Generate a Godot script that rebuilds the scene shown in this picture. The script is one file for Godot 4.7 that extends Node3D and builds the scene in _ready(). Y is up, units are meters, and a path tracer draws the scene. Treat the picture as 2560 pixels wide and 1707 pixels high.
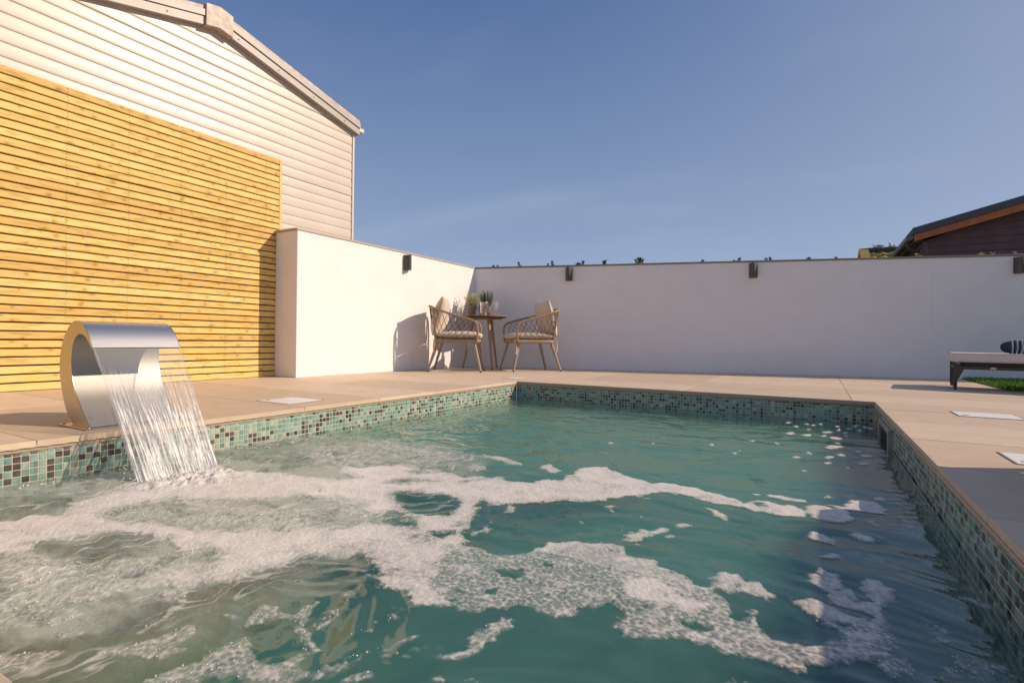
extends Node3D

# A small pool terrace: the pool's long side runs along z, the camera stands behind its near edge. Deck level is y = 0.
const WATER := -0.155
const PX0 := -2.532   # pool opening
const PX1 := 0.348
const PZ0 := -4.505
const PZ1 := -0.247
const WALL_X := -4.47  # face of the white side wall
const B0 := Vector3(-4.456, 0, -6.63)   # corner where the white back wall begins
const BD := Vector3(0.9667, 0, -0.2559)
const BN := Vector3(0.2559, 0, 0.9667)

var rng := RandomNumberGenerator.new()
var used := {}
var M := {}


class MB:
	var v := PackedVector3Array()
	var n := PackedVector3Array()
	var uv := PackedVector2Array()
	var c := PackedColorArray()
	var ix := PackedInt32Array()
	var colored := false
	var col := Color.WHITE

	func vert(p: Vector3, nn: Vector3, t := Vector2.ZERO) -> int:
		v.append(p); n.append(nn); uv.append(t); c.append(col)
		return v.size() - 1

	# corners counter-clockwise as seen from outside
	func tri(a: Vector3, b: Vector3, d: Vector3) -> void:
		var nn := (b - a).cross(d - a).normalized()
		var i := vert(a, nn, flat_uv(a, nn)); vert(b, nn, flat_uv(b, nn)); vert(d, nn, flat_uv(d, nn))
		ix.append_array([i, i + 2, i + 1])

	var uo := Vector2.ZERO
	func flat_uv(p: Vector3, nn: Vector3) -> Vector2:
		var a := nn.abs()
		if a.x >= a.y and a.x >= a.z:
			return Vector2(p.z, p.y) + uo
		if a.y >= a.z:
			return Vector2(p.z, p.x) + uo
		return Vector2(p.x, p.y) + uo

	func quad(a: Vector3, b: Vector3, d: Vector3, e: Vector3) -> void:
		var nn := (b - a).cross(e - a)
		if nn.length_squared() < 1e-16:
			nn = (d - b).cross(e - b)
		nn = nn.normalized()
		var i := vert(a, nn, flat_uv(a, nn)); vert(b, nn, flat_uv(b, nn)); vert(d, nn, flat_uv(d, nn)); vert(e, nn, flat_uv(e, nn))
		ix.append_array([i, i + 2, i + 1, i, i + 3, i + 2])

	# box with chamfered edges, given by centre, size and (optionally) its axes
	func box(o: Vector3, s: Vector3, ch := 0.0, bs := Basis.IDENTITY) -> void:
		var h := s * 0.5
		var k := func(x: float, y: float, z: float) -> Vector3: return o + bs * Vector3(x, y, z)
		var a := h.x; var b := h.y; var d := h.z
		var e: float = ch
		quad(k.call(a, -b + e, d - e), k.call(a, -b + e, -d + e), k.call(a, b - e, -d + e), k.call(a, b - e, d - e))
		quad(k.call(-a, -b + e, -d + e), k.call(-a, -b + e, d - e), k.call(-a, b - e, d - e), k.call(-a, b - e, -d + e))
		quad(k.call(-a + e, b, d - e), k.call(a - e, b, d - e), k.call(a - e, b, -d + e), k.call(-a + e, b, -d + e))
		quad(k.call(-a + e, -b, -d + e), k.call(a - e, -b, -d + e), k.call(a - e, -b, d - e), k.call(-a + e, -b, d - e))
		quad(k.call(-a + e, -b + e, d), k.call(a - e, -b + e, d), k.call(a - e, b - e, d), k.call(-a + e, b - e, d))
		quad(k.call(a - e, -b + e, -d), k.call(-a + e, -b + e, -d), k.call(-a + e, b - e, -d), k.call(a - e, b - e, -d))
		if e <= 0.0:
			return
		for sx in [-1.0, 1.0]:
			for sy in [-1.0, 1.0]:
				var q := [k.call(sx * a, sy * (b - e), d - e), k.call(sx * a, sy * (b - e), -d + e), k.call(sx * (a - e), sy * b, -d + e), k.call(sx * (a - e), sy * b, d - e)]
				if sx * sy < 0: q.reverse()
				quad(q[0], q[1], q[2], q[3])
			for sz in [-1.0, 1.0]:
				var q := [k.call(sx * a, -b + e, sz * (d - e)), k.call(sx * a, b - e, sz * (d - e)), k.call(sx * (a - e), b - e, sz * d), k.call(sx * (a - e), -b + e, sz * d)]
				if sx * sz < 0: q.reverse()
				quad(q[0], q[1], q[2], q[3])
		for sy in [-1.0, 1.0]:
			for sz in [-1.0, 1.0]:
				var q := [k.call(-a + e, sy * b, sz * (d - e)), k.call(-a + e, sy * (b - e), sz * d), k.call(a - e, sy * (b - e), sz * d), k.call(a - e, sy * b, sz * (d - e))]
				if sy * sz < 0: q.reverse()
				quad(q[0], q[1], q[2], q[3])
		for sx in [-1.0, 1.0]:
			for sy in [-1.0, 1.0]:
				for sz in [-1.0, 1.0]:
					var p: Vector3 = k.call(sx * a, sy * (b - e), sz * (d - e)); var q: Vector3 = k.call(sx * (a - e), sy * b, sz * (d - e)); var r: Vector3 = k.call(sx * (a - e), sy * (b - e), sz * d)
					if sx * sy * sz > 0: tri(p, q, r)
					else: tri(p, r, q)

	# rounded tube through points; radii one per point
	func tube(pts: Array, radii: Array, sides := 8, caps := true, squash := Vector2.ONE) -> void:
		var up := Vector3.UP
		var rings := []
		var last := Vector3.ZERO
		for i in pts.size():
			var d: Vector3 = (pts[mini(i + 1, pts.size() - 1)] - pts[maxi(i - 1, 0)]).normalized()
			var s: Vector3
			if i == 0:
				s = d.cross(up) if absf(d.dot(up)) < 0.97 else d.cross(Vector3.RIGHT)
			else:
				s = last - d * last.dot(d)
			s = s.normalized(); last = s
			var t := s.cross(d).normalized()
			var r0 := v.size()
			for k in sides:
				var a := TAU * k / sides
				var nn := (s * cos(a) / squash.x + t * sin(a) / squash.y).normalized()
				vert(pts[i] + (s * cos(a) * squash.x + t * sin(a) * squash.y) * float(radii[i]), nn, Vector2(float(k) / sides, i * 0.1))
			rings.append(r0)
		for i in pts.size() - 1:
			for k in sides:
				var a: int = rings[i] + k; var b: int = rings[i] + (k + 1) % sides
				var d: int = rings[i + 1] + (k + 1) % sides; var e: int = rings[i + 1] + k
				ix.append_array([a, b, d, a, d, e])
		if caps:
			for end in [0, pts.size() - 1]:
				var o: Vector3 = pts[end]
				var ring := []
				for k in sides: ring.append(v[rings[end] + k])
				for k in sides:
					if end == 0: tri(o, ring[k], ring[(k + 1) % sides])
					else: tri(o, ring[(k + 1) % sides], ring[k])

	# profile of (radius, height) turned round the y axis at o
	func lathe(o: Vector3, prof: Array, sides := 24) -> void:
		var rows := []
		for i in prof.size():
			var p: Vector2 = prof[i]
			var d: Vector2 = prof[mini(i + 1, prof.size() - 1)] - prof[maxi(i - 1, 0)]
			var nr := Vector2(d.y, -d.x).normalized()
			var r0 := v.size()
			for k in sides + 1:
				var a := TAU * k / sides
				vert(o + Vector3(cos(a) * p.x, p.y, sin(a) * p.x), Vector3(cos(a) * nr.x, nr.y, sin(a) * nr.x), Vector2(float(k) / sides, p.y))
			rows.append(r0)
		for i in prof.size() - 1:
			for k in sides:
				var a: int = rows[i] + k
				var b: int = rows[i + 1] + k
				ix.append_array([a, a + 1, b + 1, a, b + 1, b])

	# a polygon in the (a, b) plane of basis bs, pushed along its third axis from d0 to d1
	func prism(poly: Array, d0: float, d1: float, o: Vector3, bs: Basis) -> void:
		var m := poly.size()
		var flat := PackedVector2Array(poly)
		var ccw := not Geometry2D.is_polygon_clockwise(flat)
		var id := Geometry2D.triangulate_polygon(flat)
		var at := func(p: Vector2, d: float) -> Vector3: return o + bs * Vector3(p.x, p.y, d)
		var right := bs.determinant() > 0
		for i in range(0, id.size(), 3):
			var p: Vector2 = poly[id[i]]; var q: Vector2 = poly[id[i + 1]]; var r: Vector2 = poly[id[i + 2]]
			if ((q - p).cross(r - p) > 0) != right:
				var w := q; q = r; r = w
			tri(at.call(p, d1), at.call(q, d1), at.call(r, d1))
			tri(at.call(p, d0), at.call(r, d0), at.call(q, d0))
		for i in m:
			var p: Vector2 = poly[i]; var q: Vector2 = poly[(i + 1) % m]
			if ccw == right: quad(at.call(p, d0), at.call(q, d0), at.call(q, d1), at.call(p, d1))
			else: quad(at.call(q, d0), at.call(p, d0), at.call(p, d1), at.call(q, d1))

	func mesh() -> ArrayMesh:
		var a := []
		a.resize(Mesh.ARRAY_MAX)
		a[Mesh.ARRAY_VERTEX] = v; a[Mesh.ARRAY_NORMAL] = n; a[Mesh.ARRAY_TEX_UV] = uv; a[Mesh.ARRAY_INDEX] = ix
		if colored: a[Mesh.ARRAY_COLOR] = c
		var m := ArrayMesh.new()
		m.add_surface_from_arrays(Mesh.PRIMITIVE_TRIANGLES, a)
		return m


func numbered(called: String) -> String:
	used[called] = used.get(called, -1) + 1
	return called if used[called] == 0 else "%s_%03d" % [called, used[called]]


func tag(o: Node3D, label := "", category := "", group := "", kind := "") -> Node3D:
	if label: o.set_meta("label", label)
	if category: o.set_meta("category", category)
	if group: o.set_meta("group", group)
	if kind: o.set_meta("kind", kind)
	return o


func thing(called: String, label: String, category: String, at := Vector3.ZERO, turn := 0.0, group := "") -> Node3D:
	var o := Node3D.new()
	o.name = numbered(called)
	add_child(o)
	o.position = at; o.rotation.y = turn
	return tag(o, label, category, group)


func put(called: String, m, mat: Material, parent: Node3D = self, at := Vector3.ZERO) -> MeshInstance3D:
	var o := MeshInstance3D.new()
	o.name = numbered(called) if parent == self else called
	o.mesh = m.mesh() if m is MB else m
	o.material_override = mat
	o.position = at
	parent.add_child(o, true)
	return o


func dup(o: Node3D, called: String, label: String, at: Vector3, turn: float) -> Node3D:
	var r: Node3D = o.duplicate()
	r.name = numbered(called)
	add_child(r)
	r.position = at; r.rotation.y = turn
	r.set_meta("label", label)
	return r


func lin(r: float, g: float, b: float) -> Color:
	return Color(r, g, b).linear_to_srgb()


func mat(col: Color, rough := 0.8, metal := 0.0, spec := 0.5) -> StandardMaterial3D:
	var m := StandardMaterial3D.new()
	m.albedo_color = col; m.roughness = rough; m.metallic = metal; m.metallic_specular = spec
	return m


func noise(sd: int, freq: float, oct := 4, type := FastNoiseLite.TYPE_SIMPLEX_SMOOTH) -> FastNoiseLite:
	var n := FastNoiseLite.new()
	n.seed = sd; n.frequency = freq; n.fractal_octaves = oct; n.noise_type = type
	return n


func tex(im: Image) -> ImageTexture:
	return ImageTexture.create_from_image(im)


# a seamless texture between two tones, scale in metres
func mottle(sd: int, a: Color, b: Color, freq := 0.02, oct := 5, size := 512) -> ImageTexture:
	var g := noise(sd, freq, oct).get_seamless_image(size, size)
	g.convert(Image.FORMAT_RGB8)
	for y in size:
		for x in size:
			var t := g.get_pixel(x, y).r
			g.set_pixel(x, y, a.lerp(b, t))
	return tex(g)


func grain_tex(sd: int, freq: float, oct := 4, size := 512) -> ImageTexture:
	return tex(noise(sd, freq, oct).get_seamless_image(size, size))


func world_tri(m: StandardMaterial3D, metres: float) -> StandardMaterial3D:
	m.uv1_triplanar = true; m.uv1_world_triplanar = true
	m.uv1_scale = Vector3.ONE / metres
	return m


func wood_texture(sd: int) -> ImageTexture:
	# 2.4 m of board along u, four board heights along v
	var w := 1024; var h := 256
	var im := Image.create(w, h, false, Image.FORMAT_RGB8)
	var r := RandomNumberGenerator.new(); r.seed = sd
	var fine := noise(sd, 1.0, 3); var broad := noise(sd + 1, 1.0, 3); var warp := noise(sd + 2, 1.0, 2); var blot := noise(sd + 3, 1.0, 3)
	var knots := []
	for i in 46: knots.append([r.randf() * w, r.randf() * h, r.randf_range(6, 17), r.randf()])
	var light := lin(0.90, 0.66, 0.28); var mid := lin(0.78, 0.535, 0.165); var dark := lin(0.36, 0.19, 0.05); var green := lin(0.48, 0.36, 0.085)
	for y in h:
		for x in w:
			var pull := 0.0; var core := 0.0; var halo := 0.0
			for k in knots:
				var dx: float = x - k[0]
				if absf(dx) > 60: continue
				var dy: float = y - k[1]
				if absf(dy) > 40: continue
				var d: float = sqrt(dx * dx * 3.2 + dy * dy) / k[2]
				if d < 4:
					pull += exp(-d * d * 0.4) * 6.0 * signf(dy)
					if k[3] > 0.45: core = maxf(core, exp(-d * d * 1.6))
					halo = maxf(halo, exp(-d * d * 0.35) * (0.9 if k[3] > 0.45 else 0.5))
			var yy: float = y + pull + warp.get_noise_2d(x * 0.006, y * 0.02) * 14.0
			var g: float = fine.get_noise_2d(x * 0.012, yy * 0.33) * 0.5 + 0.5
			var b: float = broad.get_noise_2d(x * 0.004, yy * 0.07) * 0.5 + 0.5
			var c := light.lerp(mid, clampf(g * 0.75 + b * 0.5 - 0.2, 0, 1))
			var bl: float = smoothstep(0.05, 0.5, blot.get_noise_2d(x * 0.011 + 300.0, y * 0.035))
			c = c.lerp(green, bl * 0.62).lerp(light, smoothstep(0.2, 0.55, blot.get_noise_2d(x * 0.009 - 500.0, y * 0.03)) * 0.6)
			c = c.lerp(green, halo * 0.35)
			c = c.lerp(dark, core * 0.6)
			im.set_pixel(x, y, c)
	return tex(im)


func _ready() -> void:
	rng.seed = 20240611
	camera_and_light()
	materials()
	ground_and_patio()
	pool()
	water()
	foam()
	white_walls()
	building()
	screen()
	spout()
	fall()
	lids()
	lamps()
	seating()
	table_things()
	loungers()
	turf()
	plants()
	cabin()
	mossy_house()


func camera_and_light() -> void:
	var cam := Camera3D.new()
	cam.name = "camera"
	cam.position = Vector3(0, 0.40, 0)
	cam.basis = Basis(Vector3.UP, deg_to_rad(29.926)) * Basis(Vector3.RIGHT, deg_to_rad(-0.151)) * Basis(Vector3.BACK, deg_to_rad(0.734))
	cam.fov = rad_to_deg(2.0 * atan(682.0 / 1024.0 / 1.0383))
	cam.near = 0.02; cam.far = 400.0
	add_child(cam)
	cam.current = true
	var env := Environment.new()
	env.background_mode = Environment.BG_SKY
	env.sky = Sky.new()
	env.sky.sky_material = sky()
	env.background_energy_multiplier = 1.0
	env.tonemap_mode = Environment.TONE_MAPPER_LINEAR
	env.tonemap_exposure = 1.04
	env.volumetric_fog_enabled = true; env.volumetric_fog_density = 0.0
	env.ambient_light_source = Environment.AMBIENT_SOURCE_SKY
	env.sdfgi_enabled = true; env.ssao_enabled = true; env.ssil_enabled = true
	var we := WorldEnvironment.new()
	we.name = "world_environment"
	we.environment = env
	add_child(we)
	var sun := DirectionalLight3D.new()
	sun.name = "sun"
	sun.light_energy = 1.35
	sun.light_color = Color(1.0, 0.915, 0.815)
	sun.light_angular_distance = 0.5
	sun.shadow_enabled = true
	add_child(sun)
	sun.look_at_from_position(Vector3.ZERO, Vector3(-1.45, -1.0, 0.80), Vector3.UP)


func sky() -> PanoramaSkyMaterial:
	# clear blue air, paler towards the horizon and towards the sun, with a breath of high cloud
	var w := 512; var h := 256
	var im := Image.create(w, h, false, Image.FORMAT_RGBF)
	var sun := Vector3(1.45, 1.0, -0.80).normalized()
	var wisps := noise(5, 1.0, 5)
	for y in h:
		var el := PI * (0.5 - (y + 0.5) / h)
		for x in w:
			var az := TAU * (x + 0.5) / w
			var d := Vector3(sin(az) * cos(el), sin(el), -cos(az) * cos(el))
			var up := maxf(d.y, 0.0)
			var c := Vector3(0.44, 0.55, 0.72).lerp(Vector3(0.086, 0.158, 0.345), clampf(pow(up * 1.8, 0.62), 0, 1))
			var g := maxf(d.dot(sun), 0.0)
			c = c.lerp(Vector3(0.62, 0.66, 0.76), pow(g, 3.0) * 0.55)
			c += Vector3(0.5, 0.5, 0.5) * pow(g, 24.0) * 0.6
			var q := d / maxf(d.y + 0.12, 0.05)
			var k := smoothstep(0.15, 0.75, wisps.get_noise_3d(q.x * 0.35, q.z * 1.1, 2.0)) * smoothstep(0.0, 0.25, up)
			c = c.lerp(Vector3(0.55, 0.60, 0.70), k * 0.16)
			if d.y < 0: c = Vector3(0.30, 0.27, 0.23)
			im.set_pixel(x, y, Color(c.x, c.y, c.z))
	var s := PanoramaSkyMaterial.new()
	s.panorama = tex(im)
	return s


func materials() -> void:
	var m := mat(Color.WHITE, 0.92, 0, 0.3)
	m.albedo_texture = mottle(11, lin(0.80, 0.765, 0.74), lin(0.85, 0.815, 0.79), 0.008, 5)
	m.heightmap_enabled = true; m.heightmap_texture = grain_tex(12, 0.12, 3); m.heightmap_scale = 0.12
	M.render = world_tri(m, 1.6)
	M.render_end = M.render
	M.cap = mat(lin(0.47, 0.37, 0.30), 0.6)
	M.cap_shaded = mat(lin(0.24, 0.20, 0.18), 0.6)  # back wall coping, its shade put into a darker colour
	# porcelain slabs
	var ts := [mottle(21, lin(0.62, 0.475, 0.345), lin(0.70, 0.545, 0.40), 0.010, 5), mottle(22, lin(0.605, 0.46, 0.33), lin(0.685, 0.53, 0.385), 0.013, 5)]
	M.slab = []
	for t in ts:
		for tint in [Color(1, 1, 1), Color(0.955, 0.95, 0.94)]:
			m = mat(tint, 0.62, 0, 0.4)
			m.albedo_texture = t
			m.heightmap_enabled = true; m.heightmap_texture = grain_tex(23, 0.07, 4); m.heightmap_scale = 0.06
			M.slab.append(world_tri(m, 1.1))
	M.grout = world_tri(mat(lin(0.40, 0.30, 0.20), 0.95), 0.5)
	M.earth = mat(lin(0.30, 0.24, 0.18), 0.95)
	# glass mosaic
	var tones := [lin(0.165, 0.32, 0.265), lin(0.225, 0.395, 0.33), lin(0.12, 0.245, 0.19), lin(0.33, 0.46, 0.38), lin(0.055, 0.052, 0.047), lin(0.09, 0.088, 0.073), lin(0.20, 0.36, 0.33), lin(0.40, 0.48, 0.385)]
	M.tones = tones
	M.tile = []
	for i in tones.size():
		m = mat(Color.WHITE, 0.16, 0, 0.5)
		m.albedo_texture = mottle(40 + i, tones[i].darkened(0.22), tones[i].lightened(0.14), 0.012, 5, 128)
		M.tile.append(world_tri(m, 0.11))
	m = mat(Color.WHITE, 0.18, 0, 0.5)
	m.vertex_color_use_as_albedo = true
	M.tile_field = m
	M.tile_grout = mat(lin(0.52, 0.44, 0.345), 0.9)
	M.basin = world_tri(mat(Color.WHITE, 0.35), 0.5)
	M.basin.albedo_texture = mottle(50, lin(0.13, 0.31, 0.26), lin(0.19, 0.39, 0.33), 0.03, 3, 256)
	# timber
	var wt := [wood_texture(61), wood_texture(62)]
	M.wood = []
	for t in wt:
		for tint in [Color(0.97, 0.955, 0.92), Color(0.945, 0.915, 0.86), Color(0.99, 0.98, 0.96), Color(0.90, 0.855, 0.79)]:
			m = mat(tint, 0.62, 0, 0.4)
			m.albedo_texture = t
			m.uv1_scale = Vector3(1 / 2.4, 1 / 0.24, 1)
			M.wood.append(m)
	M.dark_gap_sheet = mat(lin(0.045, 0.028, 0.015), 0.95)
	M.nail = mat(lin(0.08, 0.06, 0.05), 0.5, 0.6)
	m = mat(Color.WHITE, 0.34, 0, 0.42)
	m.albedo_texture = mottle(71, lin(0.57, 0.492, 0.425), lin(0.615, 0.535, 0.465), 0.01, 4, 256)
	M.siding = world_tri(m, 1.3)
	m = mat(Color.WHITE, 0.45, 0, 0.5)
	m.albedo_texture = mottle(72, lin(0.36, 0.315, 0.28), lin(0.42, 0.37, 0.33), 0.006, 3, 256)
	M.barge = world_tri(m, 0.8)
	m = mat(Color.WHITE, 0.5, 0, 0.5)
	m.albedo_texture = mottle(73, lin(0.33, 0.24, 0.17), lin(0.60, 0.52, 0.44), 0.012, 4, 256)
	M.stained = world_tri(m, 0.35)
	M.upvc = mat(lin(0.64, 0.565, 0.495), 0.35)
	M.sheet = mat(lin(0.25, 0.23, 0.21), 0.7)
	# metals
	m = mat(lin(0.62, 0.59, 0.56), 0.38, 1.0)
	m.normal_enabled = true
	var br := noise(81, 1.0, 3)
	var bi := Image.create(256, 256, false, Image.FORMAT_RGB8)
	for y in 256:
		for x in 256:
			var g := br.get_noise_2d(x * 0.01, y * 0.9) * 0.5 + 0.5
			bi.set_pixel(x, y, Color(g, g, g))
	bi.bump_map_to_normal_map(0.6)
	m.normal_texture = tex(bi); m.normal_scale = 0.25
	m.uv1_scale = Vector3(3, 3, 1)
	M.steel = m
	M.steel_plain = mat(lin(0.50, 0.475, 0.45), 0.33, 1.0)
	M.lamp = mat(lin(0.095, 0.077, 0.068), 0.42, 0.3)
	M.diffuser = mat(lin(0.62, 0.6, 0.58), 0.5)
	# furniture
	M.rail = mat(lin(0.315, 0.21, 0.125), 0.55)
	M.rope = mat(lin(0.19, 0.12, 0.07), 0.8)
	M.leg = mat(lin(0.345, 0.25, 0.175), 0.5)
	M.foot = mat(lin(0.02, 0.018, 0.016), 0.7)
	m = mat(Color.WHITE, 0.95, 0, 0.2)
	m.albedo_texture = mottle(91, lin(0.55, 0.455, 0.365), lin(0.63, 0.525, 0.43), 0.05, 4, 256)
	m.rim_enabled = true; m.rim = 0.3
	M.cushion = world_tri(m, 0.3)
	m = mat(Color.WHITE, 0.55, 0, 0.4)
	m.albedo_texture = wt[0]
	m.albedo_color = Color(0.62, 0.55, 0.60)
	m.uv1_scale = Vector3(1.0 / 2.4, 1.0 / 0.24, 1)
	M.table = m
	M.frame = mat(lin(0.06, 0.05, 0.045), 0.5, 0.3)
	m = mat(Color.WHITE, 0.95, 0, 0.2)
	m.albedo_texture = mottle(93, lin(0.60, 0.55, 0.50), lin(0.68, 0.63, 0.58), 0.05, 4, 256)
	M.mattress = world_tri(m, 0.3)
	M.lid = mat(lin(0.80, 0.775, 0.75), 0.45)
	M.lid_dark_line = mat(lin(0.19, 0.13, 0.09), 0.8)


func ground_and_patio() -> void:
	# one sheet to the horizon, with the pool's opening in it
	var b := MB.new()
	var y := -0.035
	var xs := [-160.0, PX0 - 0.2, PX1 + 0.2, 160.0]
	var zs := [-160.0, PZ0 - 0.2, PZ1 + 0.2, 160.0]
	for i in 3:
		for j in 3:
			if i == 1 and j == 1: continue
			b.quad(Vector3(xs[i], y, zs[j + 1]), Vector3(xs[i + 1], y, zs[j + 1]), Vector3(xs[i + 1], y, zs[j]), Vector3(xs[i], y, zs[j]))
	tag(put("ground", b, M.earth), "", "", "", "structure")
	# mortar bed under the slabs
	var o := Node3D.new()
	o.name = "patio"
	add_child(o)
	tag(o, "", "", "", "structure")
	b = MB.new()
	for r in [[-4.83, PX0, -8.6, 1.3], [PX0, PX1, -8.6, PZ0], [PX1, 4.2, -9.3, 1.3], [PX0, PX1, PZ1, 1.3]]:
		b.box(Vector3((r[0] + r[1]) / 2, -0.021, (r[2] + r[3]) / 2), Vector3(r[1] - r[0] - 0.004, 0.03, r[3] - r[2] - 0.002))
	put("mortar_bed", b, M.grout, o)
	var lay := func(x0: float, x1: float, z0: float, z1: float, jx: float, jz: float) -> void:
		var x := x0
		while x < x1 - 0.01:
			var xe: float = minf(jx + ceilf((x - jx + 0.02) / 1.2) * 1.2, x1)
			var z := z0
			while z < z1 - 0.01:
				var ze: float = minf(jz + ceilf((z - jz + 0.02) / 0.6) * 0.6, z1)
				var s := MB.new()
				var dy := rng.randf_range(-0.0006, 0.0006)
				s.box(Vector3.ZERO, Vector3(xe - x - 0.0035, 0.02, ze - z - 0.0035), 0.0015)
				put("slab", s, M.slab[rng.randi() % M.slab.size()], o, Vector3((x + xe) / 2, -0.01 + dy, (z + ze) / 2))
				z = ze
			x = xe
	lay.call(-4.83, PX0, -7.2, 1.3, -3.73, -0.84)
	lay.call(PX0, 0.217, -7.9, PZ0, -0.983, -4.505)
	lay.call(0.217, 3.95, -9.0, PZ0, 0.217, -4.505)
	lay.call(PX1, 3.95, PZ0, 1.3, 0.217 + 1.2, -2.24)
	lay.call(PX0, PX1, PZ1, 1.3, -0.97, 0.35)


func pool() -> void:
	var o := Node3D.new()
	o.name = "swimming_pool"
	add_child(o)
	tag(o, "", "", "", "structure")
	var depth := 1.25
	var b := MB.new()
	b.box(Vector3((PX0 + PX1) / 2, -depth - 0.05, (PZ0 + PZ1) / 2), Vector3(PX1 - PX0 + 0.2, 0.1, PZ1 - PZ0 + 0.2))
	put("pool_floor", b, M.basin, o)
	# grouted walls, 6 mm behind the tile faces
	var walls := [["left_wall", Vector3(PX0 - 0.056, -depth / 2 - 0.01, (PZ0 + PZ1) / 2), Vector3(0.1, depth - 0.02, PZ1 - PZ0)], ["right_wall", Vector3(PX1 + 0.056, -depth / 2 - 0.01, (PZ0 + PZ1) / 2), Vector3(0.1, depth - 0.02, PZ1 - PZ0)],
		["back_wall", Vector3((PX0 + PX1) / 2, -depth / 2 - 0.01, PZ0 - 0.056), Vector3(PX1 - PX0 + 0.012, depth - 0.02, 0.1)], ["front_wall", Vector3((PX0 + PX1) / 2, -depth / 2 - 0.01, PZ1 + 0.056), Vector3(PX1 - PX0 + 0.012, depth - 0.02, 0.1)]]
	var w := {}
	for a in walls:
		b = MB.new()
		b.box(Vector3.ZERO, a[2] - Vector3(0, 0.02, 0))
		w[a[0]] = put(a[0], b, M.tile_grout, o, a[1] - Vector3(0, 0.01, 0))
	# below the waterline mosaics the walls are lined like the floor
	b = MB.new()
	var lt := -0.376
	for a in [[Vector3(PX0 - 0.004, 0, (PZ0 + PZ1) / 2), Vector3(0.006, 0, PZ1 - PZ0 - 0.006)], [Vector3(PX1 + 0.004, 0, (PZ0 + PZ1) / 2), Vector3(0.006, 0, PZ1 - PZ0 - 0.006)], [Vector3((PX0 + PX1) / 2, 0, PZ0 - 0.004), Vector3(PX1 - PX0, 0, 0.006)], [Vector3((PX0 + PX1) / 2, 0, PZ1 + 0.004), Vector3(PX1 - PX0, 0, 0.006)]]:
		b.box(a[0] + Vector3(0, (lt - depth + 0.002) / 2, 0), a[1] + Vector3(0, depth + lt - 0.002, 0))
	put("lower_lining", b, M.basin, o)
	# scalloped bead of grout under the nosing
	b = MB.new()
	for run in [[Vector3(PX0 + 0.001, -0.021, PZ1), Vector3(PX0 + 0.001, -0.021, PZ0)], [Vector3(PX0, -0.021, PZ0 + 0.001), Vector3(PX1, -0.021, PZ0 + 0.001)], [Vector3(PX1 - 0.001, -0.021, PZ0), Vector3(PX1 - 0.001, -0.021, PZ1)]]:
		var len: float = run[0].distance_to(run[1])
		var pts := []; var rad := []
		var n := int(len / 0.012)
		for i in n + 1:
			var t: float = float(i) / n
			pts.append(run[0].lerp(run[1], t) + Vector3(0, absf(sin(t * len * PI / 0.048)) * 0.003 - 0.0015, 0))
			rad.append(0.0035)
		b.tube(pts, rad, 5, false)
	put("grout_bead", b, M.tile_grout, o)
	# mosaic: 25 mm pitch, 22 mm glass pieces
	var pitch := 0.025
	var size := 0.0219
	var pieces := []
	for t in M.tile.size():
		var p := MB.new()
		p.box(Vector3.ZERO, Vector3(size, size, 0.008), 0.001)
		pieces.append(p.mesh())
	var field := MB.new()
	field.colored = true
	var singles := [0, 0]
	var r := RandomNumberGenerator.new()
	r.seed = 77
	var nz := int((PZ1 - PZ0) / pitch)
	var nx := int((PX1 - PX0) / pitch)
	for side in 3:   # left, right, back
		for i in (nx if side == 2 else nz):
			for row in 14:
				var u := r.randf()
				var t: int = 4 + int(r.randf() * 1.7) if u < 0.21 else (0 if u < 0.40 else 1 if u < 0.57 else 2 if u < 0.70 else 3 if u < 0.82 else 6 if u < 0.93 else 7)
				var y := -0.0245 - pitch * (row + 0.5)
				var at: Vector3; var bs: Basis
				if side == 0: at = Vector3(PX0 - 0.0085, y, PZ1 - pitch * (i + 0.5)); bs = Basis(Vector3.UP, PI / 2)
				elif side == 1: at = Vector3(PX1 + 0.0085, y, PZ1 - pitch * (i + 0.5)); bs = Basis(Vector3.UP, -PI / 2)
				else: at = Vector3(PX0 + pitch * (i + 0.5), y, PZ0 - 0.0085); bs = Basis.IDENTITY
				if side == 1 and at.z < -3.49 and at.z > -4.07 and y < -0.052 and y > -0.255: continue
				bs = bs * Basis(Vector3(r.randfn() * 0.012, r.randfn() * 0.012, r.randfn() * 0.008).normalized(), r.randfn() * 0.012)
				if row < 6 and ((side == 0 and at.z < -0.66 and at.z > -1.44) or (side == 1 and at.z < -1.34 and at.z > -1.84)):
					var m := MeshInstance3D.new()
					m.name = "tile"
					m.mesh = pieces[t]
					m.material_override = M.tile[t]
					var wall: Node3D = w["left_wall"] if side == 0 else w["right_wall"]
					m.transform = Transform3D(bs, at - wall.position)
					wall.add_child(m, true)
					singles[side] += 1
					continue
				var c: Color = (M.tones[t] as Color).srgb_to_linear()
				c = c * r.randf_range(0.82, 1.14)
				field.col = Color(c.r, c.g, c.b, 1)
				var h := size / 2
				var q := func(x: float, yy: float, z: float) -> Vector3: return at + bs * Vector3(x, yy, z)
				var e := 0.0012
				var f := [q.call(-h + e, -h + e, 0.004), q.call(h - e, -h + e, 0.004), q.call(h - e, h - e, 0.004), q.call(-h + e, h - e, 0.004)]
				var k := [q.call(-h, -h, 0.0), q.call(h, -h, 0.0), q.call(h, h, 0.0), q.call(-h, h, 0.0)]
				field.quad(f[0], f[1], f[2], f[3])
				for s in 4: field.quad(k[s], k[(s + 1) % 4], f[(s + 1) % 4], f[s])
	tag(put("mosaic_field", field, M.tile_field, o), "", "", "", "stuff")
	# skimmer mouth in the right wall
	var grey := mat(lin(0.33, 0.31, 0.30), 0.4)
	b = MB.new()
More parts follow.
